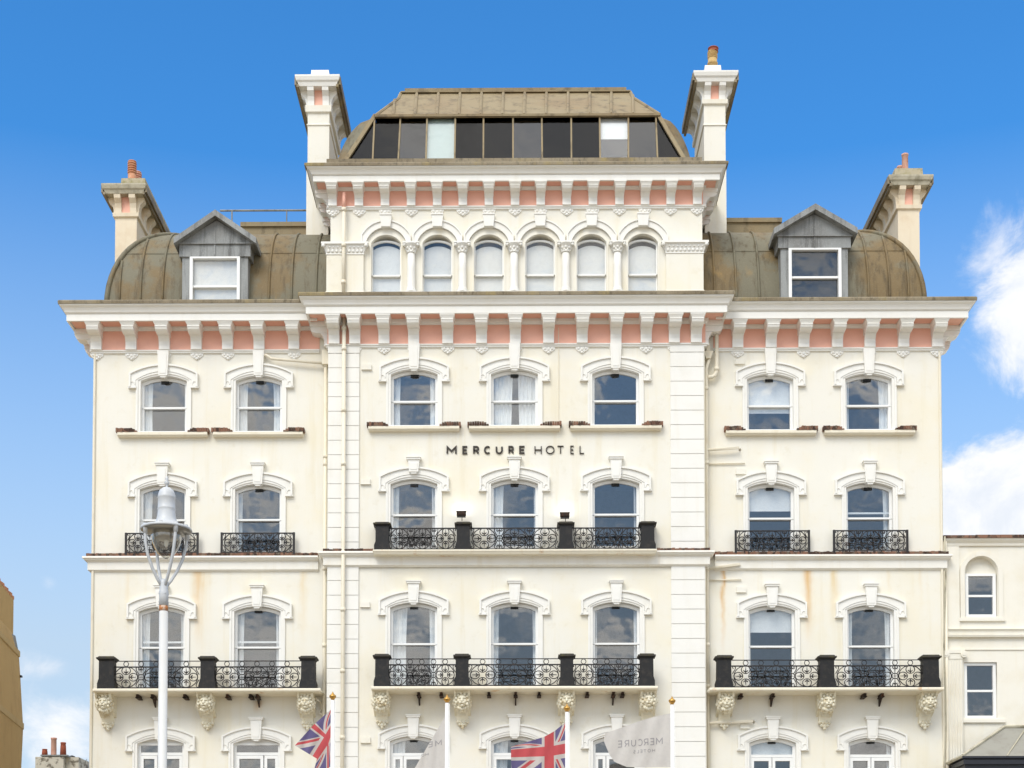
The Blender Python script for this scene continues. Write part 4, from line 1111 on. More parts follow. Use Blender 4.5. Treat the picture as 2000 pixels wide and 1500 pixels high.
# outer left
y0 = 2.0; 
def stk(u0, u1, vref, y0, L, vb, vst, vbk, vc0, vc1, ovh, mats, upper, bands=()):
    return stack(u0, u1, vref, y0, L, PZ(vb, y0), PZ(vst, y0), PZ(vbk, y0), PZ(vc0, y0 - ovh), PZ(vc1, y0 - ovh), ovh, True, mats, upper, bands)
WH = (M['white'], M['white']); OLD = (M['stack'], M['stack_cap'])
st, cx, yy, zc = stk(225, 267, 450, 2.0, 4.6, 600, 421, 414, 371, 354, .34, OLD, (233, 283, 343.5, M['mortar']))
zp = PZ(345, 2.1)
for k in range(4): pot(PX(258, 330, 2.35) + .0, 2.35 + k * .62, zp - .05, .135, .70, 'ribbed', M['terra'] if k % 2 == 0 else M['terra_pale'], st)
# outer right
st, cx, yy, zc = stk(1754, 1796, 450, 2.0, 4.6, 600, 412, 405, 361, 344, .34, OLD, (1748, 1806, 331, M['mortar']))
zp = PZ(330, 2.1)
pot(PX(1767.5, 310, 2.4), 2.4, zp - .03, .095, .58, 'plain', M['terra_pale'], st); pot(PX(1758, 310, 3.1), 3.1, zp - .03, .095, .58, 'plain', M['terra_pale'], st); pot(PX(1749, 330, 3.6), 3.6, zp - .02, .13, .25, 'squat', M['terra_dark'], st)
# centre pair
y0 = 1.5; zband = PZ(243, y0)
st, cx, yy, zc = stk(601, 643, 260, y0, 2.3, 492, 218, 206, 162, 143, .34, WH, (605, 643, 133.5, M['white']), ((zband, .03, .02),))
for m_ in [st]: m_.data.materials[0] = M['stack'] if False else M['wall']
st, cx, yy, zc = stk(1375, 1417, 260, y0, 2.3, 492, 206, 198, 157, 139, .34, WH, (1376, 1411, 128, M['white']), ((PZ(247, y0), .03, .02),))
st.data.materials[0] = M['wall']
pt = pot(PX(1391.5, 110, 1.9), 1.9, PZ(127, 1.9) - .02, .15, .40, 'ribbed', M['buff'], st)
pot(PX(1393, 110, 1.9), 1.9, PZ(127, 1.9) + .36, .14, .11, 'squat', M['terra_dark'], st)
# lower breasts beside the attic
for ua, ub in ((598, 641), (1377, 1419)):
    mb = MB(); y = 1.42; xa, xb = PX(ua, 430, y), PX(ub, 430, y)
    zt_ = PZ(322, y); mb.box(xa, xb, y, 4.2, PZ(489, y), zt_); mb.taper(xa, xb, y, 4.2, PZ(489, y) - .02, PZ(478, y), -.02, -.02) if False else None
    mb.build('chimney_breast', M['wall'], hotel)
    mb = MB(); mb.box(xa - .06, xb + .06, y - .06, 4.26, zt_, zt_ + .06); mb.build('breast_weathering', M['lead_cap'], hotel)

# ---- pipes and small fittings
def pipe(pts, r, mat=M['cream'], collars=()):
    mb = MB(); mb.smooth = True; mb.tube(pts, r, 9)
    for (x, y, z) in collars: mb.lathe([(r, -.05), (r * 1.3, -.05), (r * 1.3, .05), (r, .05)], (x, y, z), 10)
    return mb.build('drainpipe', mat, hotel)
y = YB - .16
xp = PX(671, 900, y)
pipe([(xp, y, PZ(622, y) + .1), (xp, y, 2.0)], .055, M['cream'], [(xp, y, PZ(v, y)) for v in (640, 680, 800, 905, 1078, 1190, 1310, 1440)])
y = YA - .18; xp = PX(671.5, 450, y); pipe([(xp, y, PZ(375, y)), (xp, y, PZ(404, y))], .05, M['pink']); pipe([(xp, y, PZ(404, y)), (xp, y, PZ(577, y))], .052, M['cream'], [(xp, y, PZ(v, y)) for v in (408, 478, 550)])
y = -.14; xp = PX(634.5, 1000, y); pipe([(xp, y, PZ(690, y)), (xp, y, 2)], .045, M['cream'], [(xp, y, PZ(v, y)) for v in (712, 890, 905, 1110, 1260)])
xq = PX(515, 692, y)
mb = MB(); mb.box(xp - .09, xp + .09, y - .1, y + .1, PZ(712, y), PZ(684, y)); mb.build('rainwater_head', M['cream'], hotel)
pipe([(xq - .05, y + .1, PZ(690, y)), (xq + .08, y, PZ(692, y)), (xq + .22, y, PZ(699, y)), (xp - .1, y, PZ(708, y))], .04)
xp = PX(1381, 1000, y); pipe([(xp + .1, y, PZ(700, y)), (xp, y, PZ(722, y)), (xp, y, 2)], .045, M['cream'], [(xp, y, PZ(v, y)) for v in (760, 905, 1112, 1260, 1340)])
mb = MB(); x_ = PX(1383, 690, y); mb.taper(x_ - .07, x_ + .07, y - .08, y + .08, PZ(703, y), PZ(690, y), .06, .04); mb.box(x_ - .05, x_ + .05, y - .05, y + .05, PZ(690, y), PZ(672, y)); mb.build('rainwater_head', M['cream'], hotel)
xe = PX(1400, 690, y)
pipe([(xe, y, PZ(655, y)), (xe, y, PZ(725, y)), (xe - .05, y, PZ(734, y)), (xe - .14, y, PZ(737.5, y)), (PX(1382, 737, y), y, PZ(738, y))], .055, M['cream'], [(xe, y, PZ(722, y))])
for (ua, va, ub, vb) in ((1380, 880, 1443, 876), (1380, 1112, 1445, 1103), (1380, 1413, 1470, 1409)):
    pipe([(PX(ua, va, y), y, PZ(va, y)), (PX(ub, vb, y), y, PZ(vb, y)), (PX(ub, vb, y) + .05, y + .14, PZ(vb, y))], .04)
for (ua, va, ub, vb) in ((1380, 907, 1455, 906), (1380, 1134, 1448, 1133)):
    pipe([(PX(ua, va, -.04), -.04, PZ(va, -.04)), (PX(ub, vb, -.04), -.04, PZ(vb, -.04))], .018)
for (u, v, yw) in ((716, 716, YB), (714, 940, YB), (713, 1180, YB), (714, 1445, YB), (1445, 705, 0), (1447, 920, 0), (1448, 1151, 0), (1455, 1417, 0)):
    x, z = P(u, v, yw - .05); mb = MB(); mb.box(x - .13, x + .13, yw - .055, yw + .005, z - .07, z + .07); mb.box(x - .145, x + .145, yw - .065, yw, z - .085, z - .07)
    mb.build('air_brick', M['wall'], hotel)
mb = MB(); mb.tube([(PX(1091, 640, YB - .03), YB - .03, PZ(640, YB - .03)), (PX(1091.5, 760, YB - .012), YB - .012, PZ(760, YB)), (PX(1091, 838, YB - .012), YB - .012, PZ(838, YB))], .009, 5); mb.build('wire', M['cream'], hotel)
# thin rainwater bends at the left of the bay
x0_ = PX(628, 1390, -.1)
mb = MB(); mb.smooth = True
mb.tube([(PX(617, 1364, -.3), -.3, PZ(1364, -.3)), (PX(627, 1370, -.1), -.1, PZ(1372, -.1)), (PX(628, 1385, -.1), -.1, PZ(1385, -.1)), (PX(622, 1392, -.1), -.1, PZ(1392, -.1)), (PX(633, 1396, -.1), -.1, PZ(1396, -.1))], .025, 6)
mb.build('drainpipe', M['cream'], hotel)
# weathered cable and pipe down the joint with the neighbour
mb = MB(); mb.smooth = True
pts = [(PX(1845 + 2.0 * math.sin(k * .9), 1050 + k * 40, -.05), -.05, PZ(1050 + k * 40, -.05)) for k in range(13)]
mb.tube(pts, .028, 6); mb.build('cable', M['rust_iron'] if False else M['stack_cap'], hotel)
xr_ = PX(1849, 1300, -.03); pipe([(xr_, -.0, PZ(1060)), (xr_, -.0, 2)], .05, M['cream'])

# dead weeds rooted in the ledge at the foot of the attic
mb = MB(); rw = random.Random(5)
for u in (731, 790, 1000, 1003, 1007, 1157, 1160, 1206, 1216, 1224, 1262, 1266, 1272, 1276, 1279, 853, 905):
    y = YB - .45; x = PX(u + rw.uniform(-2, 2), 580, y); z = PZ(582, y)
    for k in range(7):
        h = rw.uniform(.04, .13); a = rw.uniform(-.08, .08); b = rw.uniform(-.06, .06)
        mb.tube([(x + a * .4, y + b * .3, z - .02), (x + a * .7, y + b * .6, z + h * .6), (x + a, y + b, z + h)], [.018, .014, .004], 4)
tag(mb.build('weeds', M['terra_dark'] if False else M['rust_iron']), 'dry reddish weeds growing along the ledge under the arched attic windows', 'weeds', None, 'stuff')

# ================================================================== LETTERING
def arcp(cx, cy, rx, ry, a0, a1, n=12): return [(cx + rx * math.cos(R(a0 + (a1 - a0) * k / n)), cy + ry * math.sin(R(a0 + (a1 - a0) * k / n))) for k in range(n + 1)]
GLYPH = {
    'M': [[(0, 0), (0.0, 1), (.5, .33), (1, 1), (1, 0)]],
    'E': [[(1, 1), (0, 1), (0, 0), (1, 0)], [(0, .5), (.88, .5)]],
    'R': [[(0, 0), (0, 1), (.55, 1)] + arcp(.55, .72, .42, .28, 90, -90)[1:] + [(0, .44)], [(.55, .44), (1, 0)]],
    'C': [arcp(.52, .5, .5, .5, 48, 312, 18)],
    'U': [[(0, 1), (0, .42)] + arcp(.5, .42, .5, .42, 180, 360)[1:-1] + [(1, .42), (1, 1)]],
    'H': [[(0, 0), (0, 1)], [(1, 0), (1, 1)], [(0, .5), (1, .5)]],
    'O': [arcp(.5, .5, .5, .5, 90, 449, 24)],
    'T': [[(0, 1), (1, 1)], [(.5, 1), (.5, 0)]],
    'L': [[(0, 1), (0, 0), (1, 0)]],
    'S': [arcp(.5, .74, .42, .26, 40, 270, 10) + arcp(.5, .24, .45, .25, 90, -140, 10)[1:]]}
def ribbon2d(pts, w):
    """offset outline quads of a mitred polyline"""
    n = len(pts); L_, R_ = [], []
    for i in range(n):
        p = Vector(pts[i]); a = Vector(pts[i - 1]) if i else None; c = Vector(pts[i + 1]) if i < n - 1 else None
        if a is None: d = (c - p).normalized(); o = Vector((-d.y, d.x))
        elif c is None: d = (p - a).normalized(); o = Vector((-d.y, d.x))
        else:
            d1, d2 = (p - a).normalized(), (c - p).normalized(); n1 = Vector((-d1.y, d1.x)); o = n1 + Vector((-d2.y, d2.x))
            o = o / max(.35, o.dot(n1))
        L_.append(p + o * w / 2); R_.append(p - o * w / 2)
    return L_, R_
def glyph_mesh(mb, ch, place_, w, front, back):
    """place_(s,t)->2D ; front/back(p)-> 3D points"""
    for k, st_ in enumerate(GLYPH[ch]):
        L_, R_ = ribbon2d([place_(*q) for q in st_], w)
        e = .002 * k
        a = mb.add([front(p, e) for p in L_]); b = mb.add([front(p, e) for p in R_]); c = mb.add([back(p) for p in L_]); d = mb.add([back(p) for p in R_])
        n = len(L_)
        for i in range(n - 1):
            mb.face([a + i, a + i + 1, b + i + 1, b + i]); mb.face([c + i + 1, c + i, d + i, d + i + 1])
            mb.face([a + i + 1, a + i, c + i, c + i + 1]); mb.face([b + i, b + i + 1, d + i + 1, d + i])
        for i in (0, n - 1): mb.face([a + i, b + i, d + i, c + i])
yS = YB - .035
sg = thing('wall_lettering', 'dark raised capital letters fixed on the cream wall under the third-row sills', 'sign', (PX(1007, 887, yS), yS, PZ(887, yS)))
def sx(u): return PX(u, 879, yS)
ztx, zbx = PZ(870.5, yS), PZ(886.5, yS)
word1 = [('M', 872, 892), ('E', 903, 914), ('R', 924, 936), ('C', 945, 959), ('U', 968, 982), ('R', 993, 1004), ('E', 1014, 1026)]
word2 = [('H', 1044, 1058), ('O', 1066, 1083), ('T', 1088, 1101.5), ('E', 1114, 1121.5), ('L', 1132, 1141.5)]
for word, wd in ((word1, .046), (word2, .025)):
    for ch, a, b in word:
        mb = MB(); xa, xb = sx(a) + wd / 2, sx(b) - wd / 2
        glyph_mesh(mb, ch, lambda s, t: (xa + (xb - xa) * s, zbx + wd / 2 + (ztx - zbx - wd) * t), wd, lambda p, e: (p.x, yS - e, p.y), lambda p: (p.x, yS + .035, p.y))
        mb.build('letter', M['letter'], sg)

# ================================================================== FLOODLIGHTS
def floodlight(u, v, label):
    y = YB - .25; x, z = P(u, v, y)
    t = thing('floodlight', label, 'floodlight', (x, y, z - .16), 'floodlights on the upper balcony piers')
    mb = MB(); mb.box(x - .13, x + .13, y - .06, y + .06, z - .01, z + .085); mb.taper(x - .13, x + .13, y - .06, y + .05, z + .085, z + .10, .012, .012)
    for k in range(5): mb.box(x - .12 + k * .055, x - .10 + k * .055, y - .085, y - .061, z, z + .08)
    mb.build('lamp_housing', M['rust_iron'], t)
    mb = MB(); mb.box(x - .12, x + .12, y - .05, y + .055, z - .055, z - .04); mb.tube([(x + .02, y, z - .16), (x + .02, y, z - .03)], .012, 6); mb.tube([(x - .11, y, z - .05), (x - .11, y, z + .02)], .01, 5); mb.tube([(x + .11, y, z - .05), (x + .11, y, z + .02)], .01, 5)
    mb.build('bracket', M['iron'], t)
    ld = bpy.data.lights.new('lamp', 'AREA'); ld.shape = 'RECTANGLE'; ld.size = .22; ld.size_y = .06; ld.energy = .6; ld.color = (1, .98, .92)
    lo = bpy.data.objects.new('lamp', ld); COL.objects.link(lo)
    p = Vector((x, y + .03, z + .115)); lo.parent = t; lo.location = p - Vector((x, y, z - .16))
    lo.rotation_euler = Vector((0, -.75, -1)).to_track_quat('Z', 'Y').to_euler()
floodlight(901, 1006, 'small lit floodlight on the left inner pier of the upper centre balcony')
floodlight(1103, 1008.5, 'small lit floodlight on the right inner pier of the upper centre balcony')
# ================================================================== STREET LAMP
yl = -22.0
SL = 2940 / 20.0
cxl = PX(320, 1150, yl); zbase = .13 if False else .0
lamp = thing('street_lamp', 'tall pale grey street lamp with conical hood and pointed glass bowl', 'street lamp', (cxl, yl, 0))
def zl(v): return PZ(v, yl, 320)
hx = PX(325, 1035, yl)                # the lantern hangs very slightly right of the post
mb = MB(); mb.smooth = True
mb.lathe([(.085, 0), (.085, 1.2), (.065, 1.3), (.058, zl(1183))], (cxl, yl, 0), 20); post = mb.build('post', M['post'], lamp)
mb = MB(); mb.smooth = True; mb.lathe([(.0595, 0), (.0595, .075)], (cxl, yl, zl(1183) - .075), 20); mb.build('rust_band', M['post_rust'], post)
mb = MB(); mb.smooth = True
mb.lathe([(.062, zl(1183)), (.062, zl(1165)), (.064, zl(1163)), (.064, zl(1156)), (.057, zl(1153)), (.057, zl(1140)), (.05, zl(1134)), (.03, zl(1131))], (cxl, yl, 0), 20)
for a in range(4):
    for vv in (1160, 1176): mb.ball((cxl + .064 * math.cos(a * 1.57 + .5), yl + .064 * math.sin(a * 1.57 + .5), zl(vv)), .01, .01, .01, 6, 4)
mb.build('collar', M['lamp_grey'], lamp)
zbr = zl(1036)
for k in range(4):
    a = R(37 + 90 * k); ca, sa = math.cos(a), math.sin(a)
    mb = MB(); mb.smooth = True
    pts = []
    for rr, v in ((.03, 1146), (.095, 1133), (.18, 1112), (.25, 1088), (.285, 1066), (.30, 1045), (.30, 1034)):
        lx = cxl + (hx - cxl) * (1146 - v) / 110
        pts.append((lx + rr * ca, yl + rr * sa, zl(v)))
    mb.tube(pts, .021, 9)
    mb.lathe([(.03, 0), (.032, .1), (.032, .13)], (pts[-1][0], pts[-1][1], zl(1048)), 12)
    mb.build('arm', M['lamp_grey'], lamp)
mb = MB(); mb.smooth = True
z0 = zbr
prof = [(.335, z0 - .008), (.345, z0), (.335, z0 + .025), (.25, z0 + .045), (.185, z0 + .07), (.145, z0 + .11), (.127, z0 + .17), (.117, z0 + .25), (.117, z0 + .28), (.123, z0 + .29), (.117, z0 + .30), (.115, z0 + .43), (.123, z0 + .44), (.116, z0 + .46), (.113, z0 + .49), (.095, z0 + .54), (.055, z0 + .575), (.015, z0 + .585), (.015, z0 + .62), (.03, z0 + .63), (.035, z0 + .65), (.015, z0 + .68), (.022, z0 + .70), (.005, z0 + .74)]
mb.lathe(prof, (hx, yl, 0), 32)
hood = mb.build('hood', M['lamp_grey'], lamp)
mb = MB(); 
for a in (200, 270, 340, 30): mb.box(hx + .31 * math.cos(R(a)) - .02, hx + .31 * math.cos(R(a)) + .02, yl + .31 * math.sin(R(a)) - .02, yl + .31 * math.sin(R(a)) + .02, z0 + .02, z0 + .045)
mb.build('latch', M['lamp_grey'], hood)
mb = MB(); mb.smooth = True; mb.lathe([(.33, z0 - .012), (.2, z0 - .02), (.17, z0 - .06), (.165, z0 - .11), (.12, z0 - .125), (.02, z0 - .13)], (hx, yl, 0), 28); mb.build('reflector', M['lamp_under'], lamp)
mb = MB(); mb.smooth = True; zt_ = zl(1092)
mb.lathe([(.205, z0 - .018), (.20, z0 - .10), (.185, z0 - .18), (.155, z0 - .25), (.11, z0 - .32), (.05, zt_ + .025), (.012, zt_)], (hx, yl, 0), 28); mb.build('glass_bowl', M['bowl'], lamp)
mb = MB(); mb.smooth = True; mb.ball((hx, yl, z0 - .17), .03, .03, .06, 12, 8); mb.build('bulb', M['pane_frame'], lamp)

# ================================================================== FLAGPOLES AND FLAGS
yf = -4.0
def flagpole(u, vtop, label):
    x = PX(u, 1450, yf); zt = PZ(vtop, yf); z1 = zt - .21
    t = thing('flagpole', label, 'flagpole', (x, yf, .13), 'white flagpoles in front of the hotel')
    mb = MB(); mb.smooth = True; mb.lathe([(.09, 0), (.09, .1), (.075, .12), (.05, z1 - .13)], (x, yf, .13), 16)
    sh = mb.build('shaft', M['pole'], t)
    mb = MB(); mb.smooth = True; mb.tube([(x + .07, yf - .02, 1.3), (x + .062, yf - .02, z1 - .02)], .008, 5); mb.build('halyard', M['pole'], t)
    mb = MB(); mb.smooth = True
    mb.lathe([(.05, 0), (.035, .02), (.05, .03), (.085, .08), (.092, .105), (.08, .125), (.045, .15), (.025, .175), (.006, .22)], (x, yf, z1), 16); mb.build('finial', M['gold'], t)
    return x
flagpole(649.5, 1351, 'white flagpole with gilt finial before the left rusticated strip of the centre bay')
flagpole(873, 1357, 'white flagpole with gilt finial between the first and second windows of the centre bay')
flagpole(1107.5, 1375, 'white flagpole whose gilt finial overlaps a lion corbel, flying the larger union flag')
flagpole(1313, 1361, 'white flagpole with gilt finial before the right rusticated strip, rightmost of the four')

def union_mat():
    m, t, pos = newmat('union_flag_cloth')
    uv = t.n('ShaderNodeUVMap', _uv_map='UVMap').outputs[0]
    s = t.n('ShaderNodeSeparateXYZ', Vector=uv).outputs
    x = t.m('MULTIPLY', t.m('SUBTRACT', s[0], .5), 60.0); y = t.m('MULTIPLY', t.m('SUBTRACT', .5, s[1]), 30.0)     # 60 x 30 units
    ax, ay = t.m('ABSOLUTE', x), t.m('ABSOLUTE', y)
    d1 = t.m('DIVIDE', t.m('SUBTRACT', t.m('MULTIPLY', x, 30.0), t.m('MULTIPLY', y, 60.0)), math.hypot(30, 60))       # signed distance to each diagonal
    d2 = t.m('DIVIDE', t.m('ADD', t.m('MULTIPLY', x, 30.0), t.m('MULTIPLY', y, 60.0)), math.hypot(30, 60))
    def band(v, lo, hi): return t.m('MULTIPLY', t.m('GREATER_THAN', v, lo), t.m('LESS_THAN', v, hi))
    wsal = t.m('MAXIMUM', band(d1, -3, 3), band(d2, -3, 3))
    pos_x = t.m('GREATER_THAN', x, 0.0); neg_x = t.m('SUBTRACT', 1.0, pos_x)
    r1 = t.m('ADD', t.m('MULTIPLY', band(d1, 0, 2), neg_x), t.m('MULTIPLY', band(d1, -2, 0), pos_x))
    r2 = t.m('ADD', t.m('MULTIPLY', band(d2, -2, 0), neg_x), t.m('MULTIPLY', band(d2, 0, 2), pos_x))
    rsal = t.m('MAXIMUM', r1, r2)
    wcr = t.m('MAXIMUM', t.m('LESS_THAN', ax, 5.0), t.m('LESS_THAN', ay, 5.0))
    rcr = t.m('MAXIMUM', t.m('LESS_THAN', ax, 3.0), t.m('LESS_THAN', ay, 3.0))
    BL, WHT, RD = (.15, .13, .26, 1), (.58, .53, .50, 1), (.56, .105, .115, 1)
    c = t.mix(wsal, BL, WHT); c = t.mix(rsal, c, RD); c = t.mix(wcr, c, WHT); c = t.mix(rcr, c, RD)
    d = t.n('ShaderNodeBsdfDiffuse', Color=c); tl = t.n('ShaderNodeBsdfTranslucent', Color=c)
    mx = t.n('ShaderNodeMixShader', i0=.3, i1=d.outputs[0], i2=tl.outputs[0]); t.n('ShaderNodeOutputMaterial', Surface=mx.outputs[0])
    return m
M['union'] = union_mat()
def flag(name, uk, vk, grid, wave, mat, label, group, text=()):
    """uk, vk: knots along fly and hoist; grid[v][u]: where the draped cloth hangs"""
    N, K = 48, 36
    def lerp_idx(k, t):
        for i in range(len(k) - 1):
            if t <= k[i + 1] + 1e-9: return i, (t - k[i]) / (k[i + 1] - k[i])
        return len(k) - 2, 1.0
    def pxy(u, v):
        i, a = lerp_idx(uk, u); j, b = lerp_idx(vk, v)
        g = grid; q = [g[j][i], g[j][i + 1], g[j + 1][i], g[j + 1][i + 1]]
        return tuple((q[0][c] * (1 - a) + q[1][c] * a) * (1 - b) + (q[2][c] * (1 - a) + q[3][c] * a) * b for c in (0, 1))
    hx0 = grid[0][0][0]
    def dep(px, py):
        d = max(0.0, (hx0 - px) / 77.0); k = min(1, d / .3)
        return yf - .02 + k * (wave[0] * math.sin(d * wave[1] + (py - 1400) * wave[2] + wave[3]) + wave[0] * .45 * math.sin(d * wave[1] * 2.3 - (py - 1400) * wave[2] * 2.1))
    def p3(px, py, off=0):
        yy = dep(px, py) - off; x, z = P(px, py, yy); return (x, yy, z)
    me_pts, uvs, faces = [], [], []
    raw = [[pxy(i / N, j / K) for i in range(N + 1)] for j in range(K + 1)]
    for _ in range(3):                              # soften the creases between knots
        new = [r[:] for r in raw]
        for j in range(1, K):
            for i in range(1, N):
                new[j][i] = tuple((raw[j][i][c] * 4 + raw[j - 1][i][c] + raw[j + 1][i][c] + raw[j][i - 1][c] + raw[j][i + 1][c]) / 8 for c in (0, 1))
        raw = new
    for j in range(K + 1):
        for i in range(N + 1):
            me_pts.append(p3(*raw[j][i])); uvs.append((i / N, j / K))
    for j in range(K):
        for i in range(N):
            a = j * (N + 1) + i; faces.append((a, a + N + 1, a + N + 2, a + 1))
    o = Vector(me_pts[0])
    me = bpy.data.meshes.new(name); me.from_pydata([tuple(Vector(p) - o) for p in me_pts], [], faces)
    ul = me.uv_layers.new(name='UVMap')
    for l in me.loops: ul.data[l.index].uv = uvs[l.vertex_index]
    me.polygons.foreach_set('use_smooth', [True] * len(faces)); me.materials.append(mat); me.update()
    ob = bpy.data.objects.new(name, me); COL.objects.link(ob); place(ob, o, None)
    tag(ob, label, 'flag', group)
    if text:
        mb = MB()
        for ch, xa, xb, yb_a, yb_b, ht, w in text:
            # mirrored lettering: s runs from the right edge xb to the left edge xa
            def pl(s, t): return (xb + (xa - xb) * s, (yb_b + (yb_a - yb_b) * s) - ht * t)
            strokes = []
            for k, st_ in enumerate(GLYPH[ch]):
                pts = [pl(*q) for q in st_]
                dn = [pts[0]]
                for a_, b_ in zip(pts, pts[1:]):
                    for q in range(1, 4): dn.append((a_[0] + (b_[0] - a_[0]) * q / 3, a_[1] + (b_[1] - a_[1]) * q / 3))
                L_, R_ = ribbon2d(dn, w)
                a = mb.add([p3(p.x, p.y, .006 + .002 * k) for p in L_]); b = mb.add([p3(p.x, p.y, .006 + .002 * k) for p in R_])
                for i in range(len(L_) - 1): mb.face([a + i, a + i + 1, b + i + 1, b + i])
        mb.build('printed_lettering', M['flag_ink'], ob, recalc=False)
    return ob
flag('union_flag', [0, .5, 1], [0, .5, 1],
     [[(646, 1386), (611, 1417), (576, 1456)], [(646, 1424), (641, 1441), (619, 1482)], [(646, 1496), (642, 1500), (612, 1510)]],
     (.05, 9, .05, .6), M['union'], 'draped union flag hanging limp from the leftmost flagpole', 'union flags on the flagpoles')
flag('union_flag', [0, .45, .55, 1], [0, .4, .6, 1],
     [[(1104, 1411), (1083, 1428), (1063, 1439), (998, 1459)], [(1105, 1452), (1083, 1456), (1063, 1458), (998, 1463.5)],
      [(1106, 1471), (1083, 1475), (1063, 1477), (998, 1479)], [(1108, 1524), (1084, 1526), (1062, 1524), (1000, 1518)]],
     (.05, 7, .03, 2.0), M['union'], 'union flag blown out flat to the left, big red cross facing the street', 'union flags on the flagpoles')
flag('hotel_flag', [0, 1], [0, 1], [[(869, 1400), (803, 1512)], [(869, 1560), (822, 1585)]], (.03, 10, .02, .3), M['flag_white'],
     'pale grey printed flag hanging in a narrow slanting fold', 'pale hotel flags on the flagpoles',
     [('M', 851, 862, 1457.5, 1455, 10, 1.5), ('E', 837, 844, 1459.5, 1458, 9.5, 1.5), ('H', 831, 836.5, 1476, 1475, 4.6, .9), ('O', 823.5, 828.5, 1477.5, 1477, 4.6, .9)])
txt = []
us = [(1282, 1293.5, 'M'), (1270, 1277, 'E'), (1258, 1265.5, 'R'), (1246, 1254.5, 'C'), (1233.5, 1241.5, 'U'), (1220.5, 1228, 'R'), (1207, 1214, 'E')]
def bl(u): return 1459.5 - (u - 1207) * (1459.5 - 1453) / 86
for a, b, ch in us: txt.append((ch, a, b, bl(a), bl(b), 12.0, 1.7))
for a, b, ch in ((1274, 1279, 'H'), (1265.5, 1270.5, 'O'), (1257.5, 1262, 'T'), (1250.5, 1254, 'E'), (1244, 1247.5, 'L'), (1237.5, 1241, 'S')):
    txt.append((ch, a, b, bl(a) + 14, bl(b) + 14, 5.5, 1.0))
flag('hotel_flag', [0, .25, .5, .75, 1], [0, .35, .7, 1],
     [[(1311, 1393), (1278, 1400), (1250, 1408), (1217, 1420), (1182, 1432)], [(1311, 1430), (1280, 1434), (1250, 1438), (1216, 1443), (1179, 1447)],
      [(1312, 1466), (1283, 1468), (1253, 1470), (1221, 1471.5), (1190, 1473)], [(1313, 1498), (1285, 1498), (1255, 1499), (1224, 1498), (1200, 1488)]],
     (.035, 6, .03, 1.2), M['flag_white'], 'pale grey printed flag blown out wide on the rightmost flagpole, lettering reversed', 'pale hotel flags on the flagpoles', txt)

# ================================================================== NEIGHBOURING HOUSE (right)
yn = .12
nb = thing('terraced_house', 'pale cream stucco house with arched recess and fluted pilaster at the right edge', 'house', (17, yn, 0))
xn0, xn1 = PX(1846, 1300, yn), 24.0
zn_top = PZ(1056, yn)
AX0 = PX(1916.5, 1150, yn)
WOB = []
def nwin(xc, hw, vt, vb, vr, arched):
    zt, zb, zr = PZ(vt, yn + .1), PZ(vb, yn + .1), PZ(vr, yn + .1)
    mb = MB()
    mb.frame([(xc - hw, zb), (xc - hw, zt), (xc + hw, zt), (xc + hw, zb)], [(xc - hw + .085, zb), (xc - hw + .085, zt - .07), (xc + hw - .085, zt - .07), (xc + hw - .085, zb)], yn + .06, yn + .16)
    mb.box(xc - hw, xc + hw, yn + .055, yn + .16, zb - .07, zb + .05); mb.box(xc - hw + .085, xc + hw - .085, yn + .09, yn + .15, zr - .03, zr + .03)
    w = mb.build('window', M['pane_frame'], nb)
    mb = MB(); mb.box(xc - hw + .08, xc + hw - .08, yn + .12, yn + .126, zb, zt - .05); mb.build('pane', M['glass'], w)
    mb = MB(); mb.box(xc - hw - .22, xc + hw + .22, yn - .07, yn + .06, zb - .16, zb - .071); mb.build('sill', M['house'], w)
    if arched:
        mb = MB(); zs = PZ(1118, yn)
        o = arch(xc, hw + .17, zb - .07, zs, hw + .13, 20); i_ = arch(xc, hw + .04, zb - .07, zs, hw - .0, 20)
        mb.frame(o, i_, yn - .05, yn + .07, yn + .01)
        mb.build('architrave', M['house'], w)
    WOB.append(w)
    return (xc, hw, zt, zb)
W1 = []; 
for dx_ in (0, 2.6, 5.2): W1.append(nwin(AX0 + dx_, .43, 1123, 1206, 1166, True))
AX1 = PX(1915, 1300, yn); W2 = [nwin(AX1 + dx_, .45, 1297, 1403, 1351, False) for dx_ in (0, 2.6, 5.2)]
zs = PZ(1118, yn)
nh = [arch(x, hw + .03, zb - .02, zs, hw - .01, 16) for x, hw, zt, zb in W1] + [[(x - hw - .01, zb - .02), (x + hw + .01, zb - .02), (x + hw + .01, zt + .01), (x - hw - .01, zt + .01)] for x, hw, zt, zb in W2]
holed_wall('wall', [(xn0, 0), (xn1, 0), (xn1, zn_top), (xn0, zn_top)], nh, yn, yn + .3, M['house'], nb)
for (x, hw, zt, zb), w_ in zip(W1, WOB):
    mb = MB(); mb.box(x - hw - .2, x + hw + .2, yn + .17, yn + .29, zt - .01, zs + hw + .2); mb.build('blind_arch', M['house'], w_)
mb = MB(); mb.box(xn0 + .05, xn1, 3, 3.1, 0, zn_top - .1); mb.box(xn0 + .3, xn1 - .3, .45, 3, PZ(1240), PZ(1236)); mb.build('interior_partition', M['room'], nb)
mb = MB(); mb.box(xn0 + .02, xn1, 3.11, 11, 0, zn_top - .3); mb.box(xn0 + .02, xn1, .43, 11, zn_top - .3, zn_top - .05); mb.build('wall', M['house'], nb)
PN = rev([(xn0 + .0, yn), (xn1, yn)])
mb = MB(); mb.sweep(PN, [(0, zn_top - .19), (.05, zn_top - .19), (.06, zn_top - .12), (.13, zn_top - .05), (.15, zn_top), (0, zn_top)]); mb.build('cornice', M['house'], nb)
mb = MB(); x = xn0 - .05
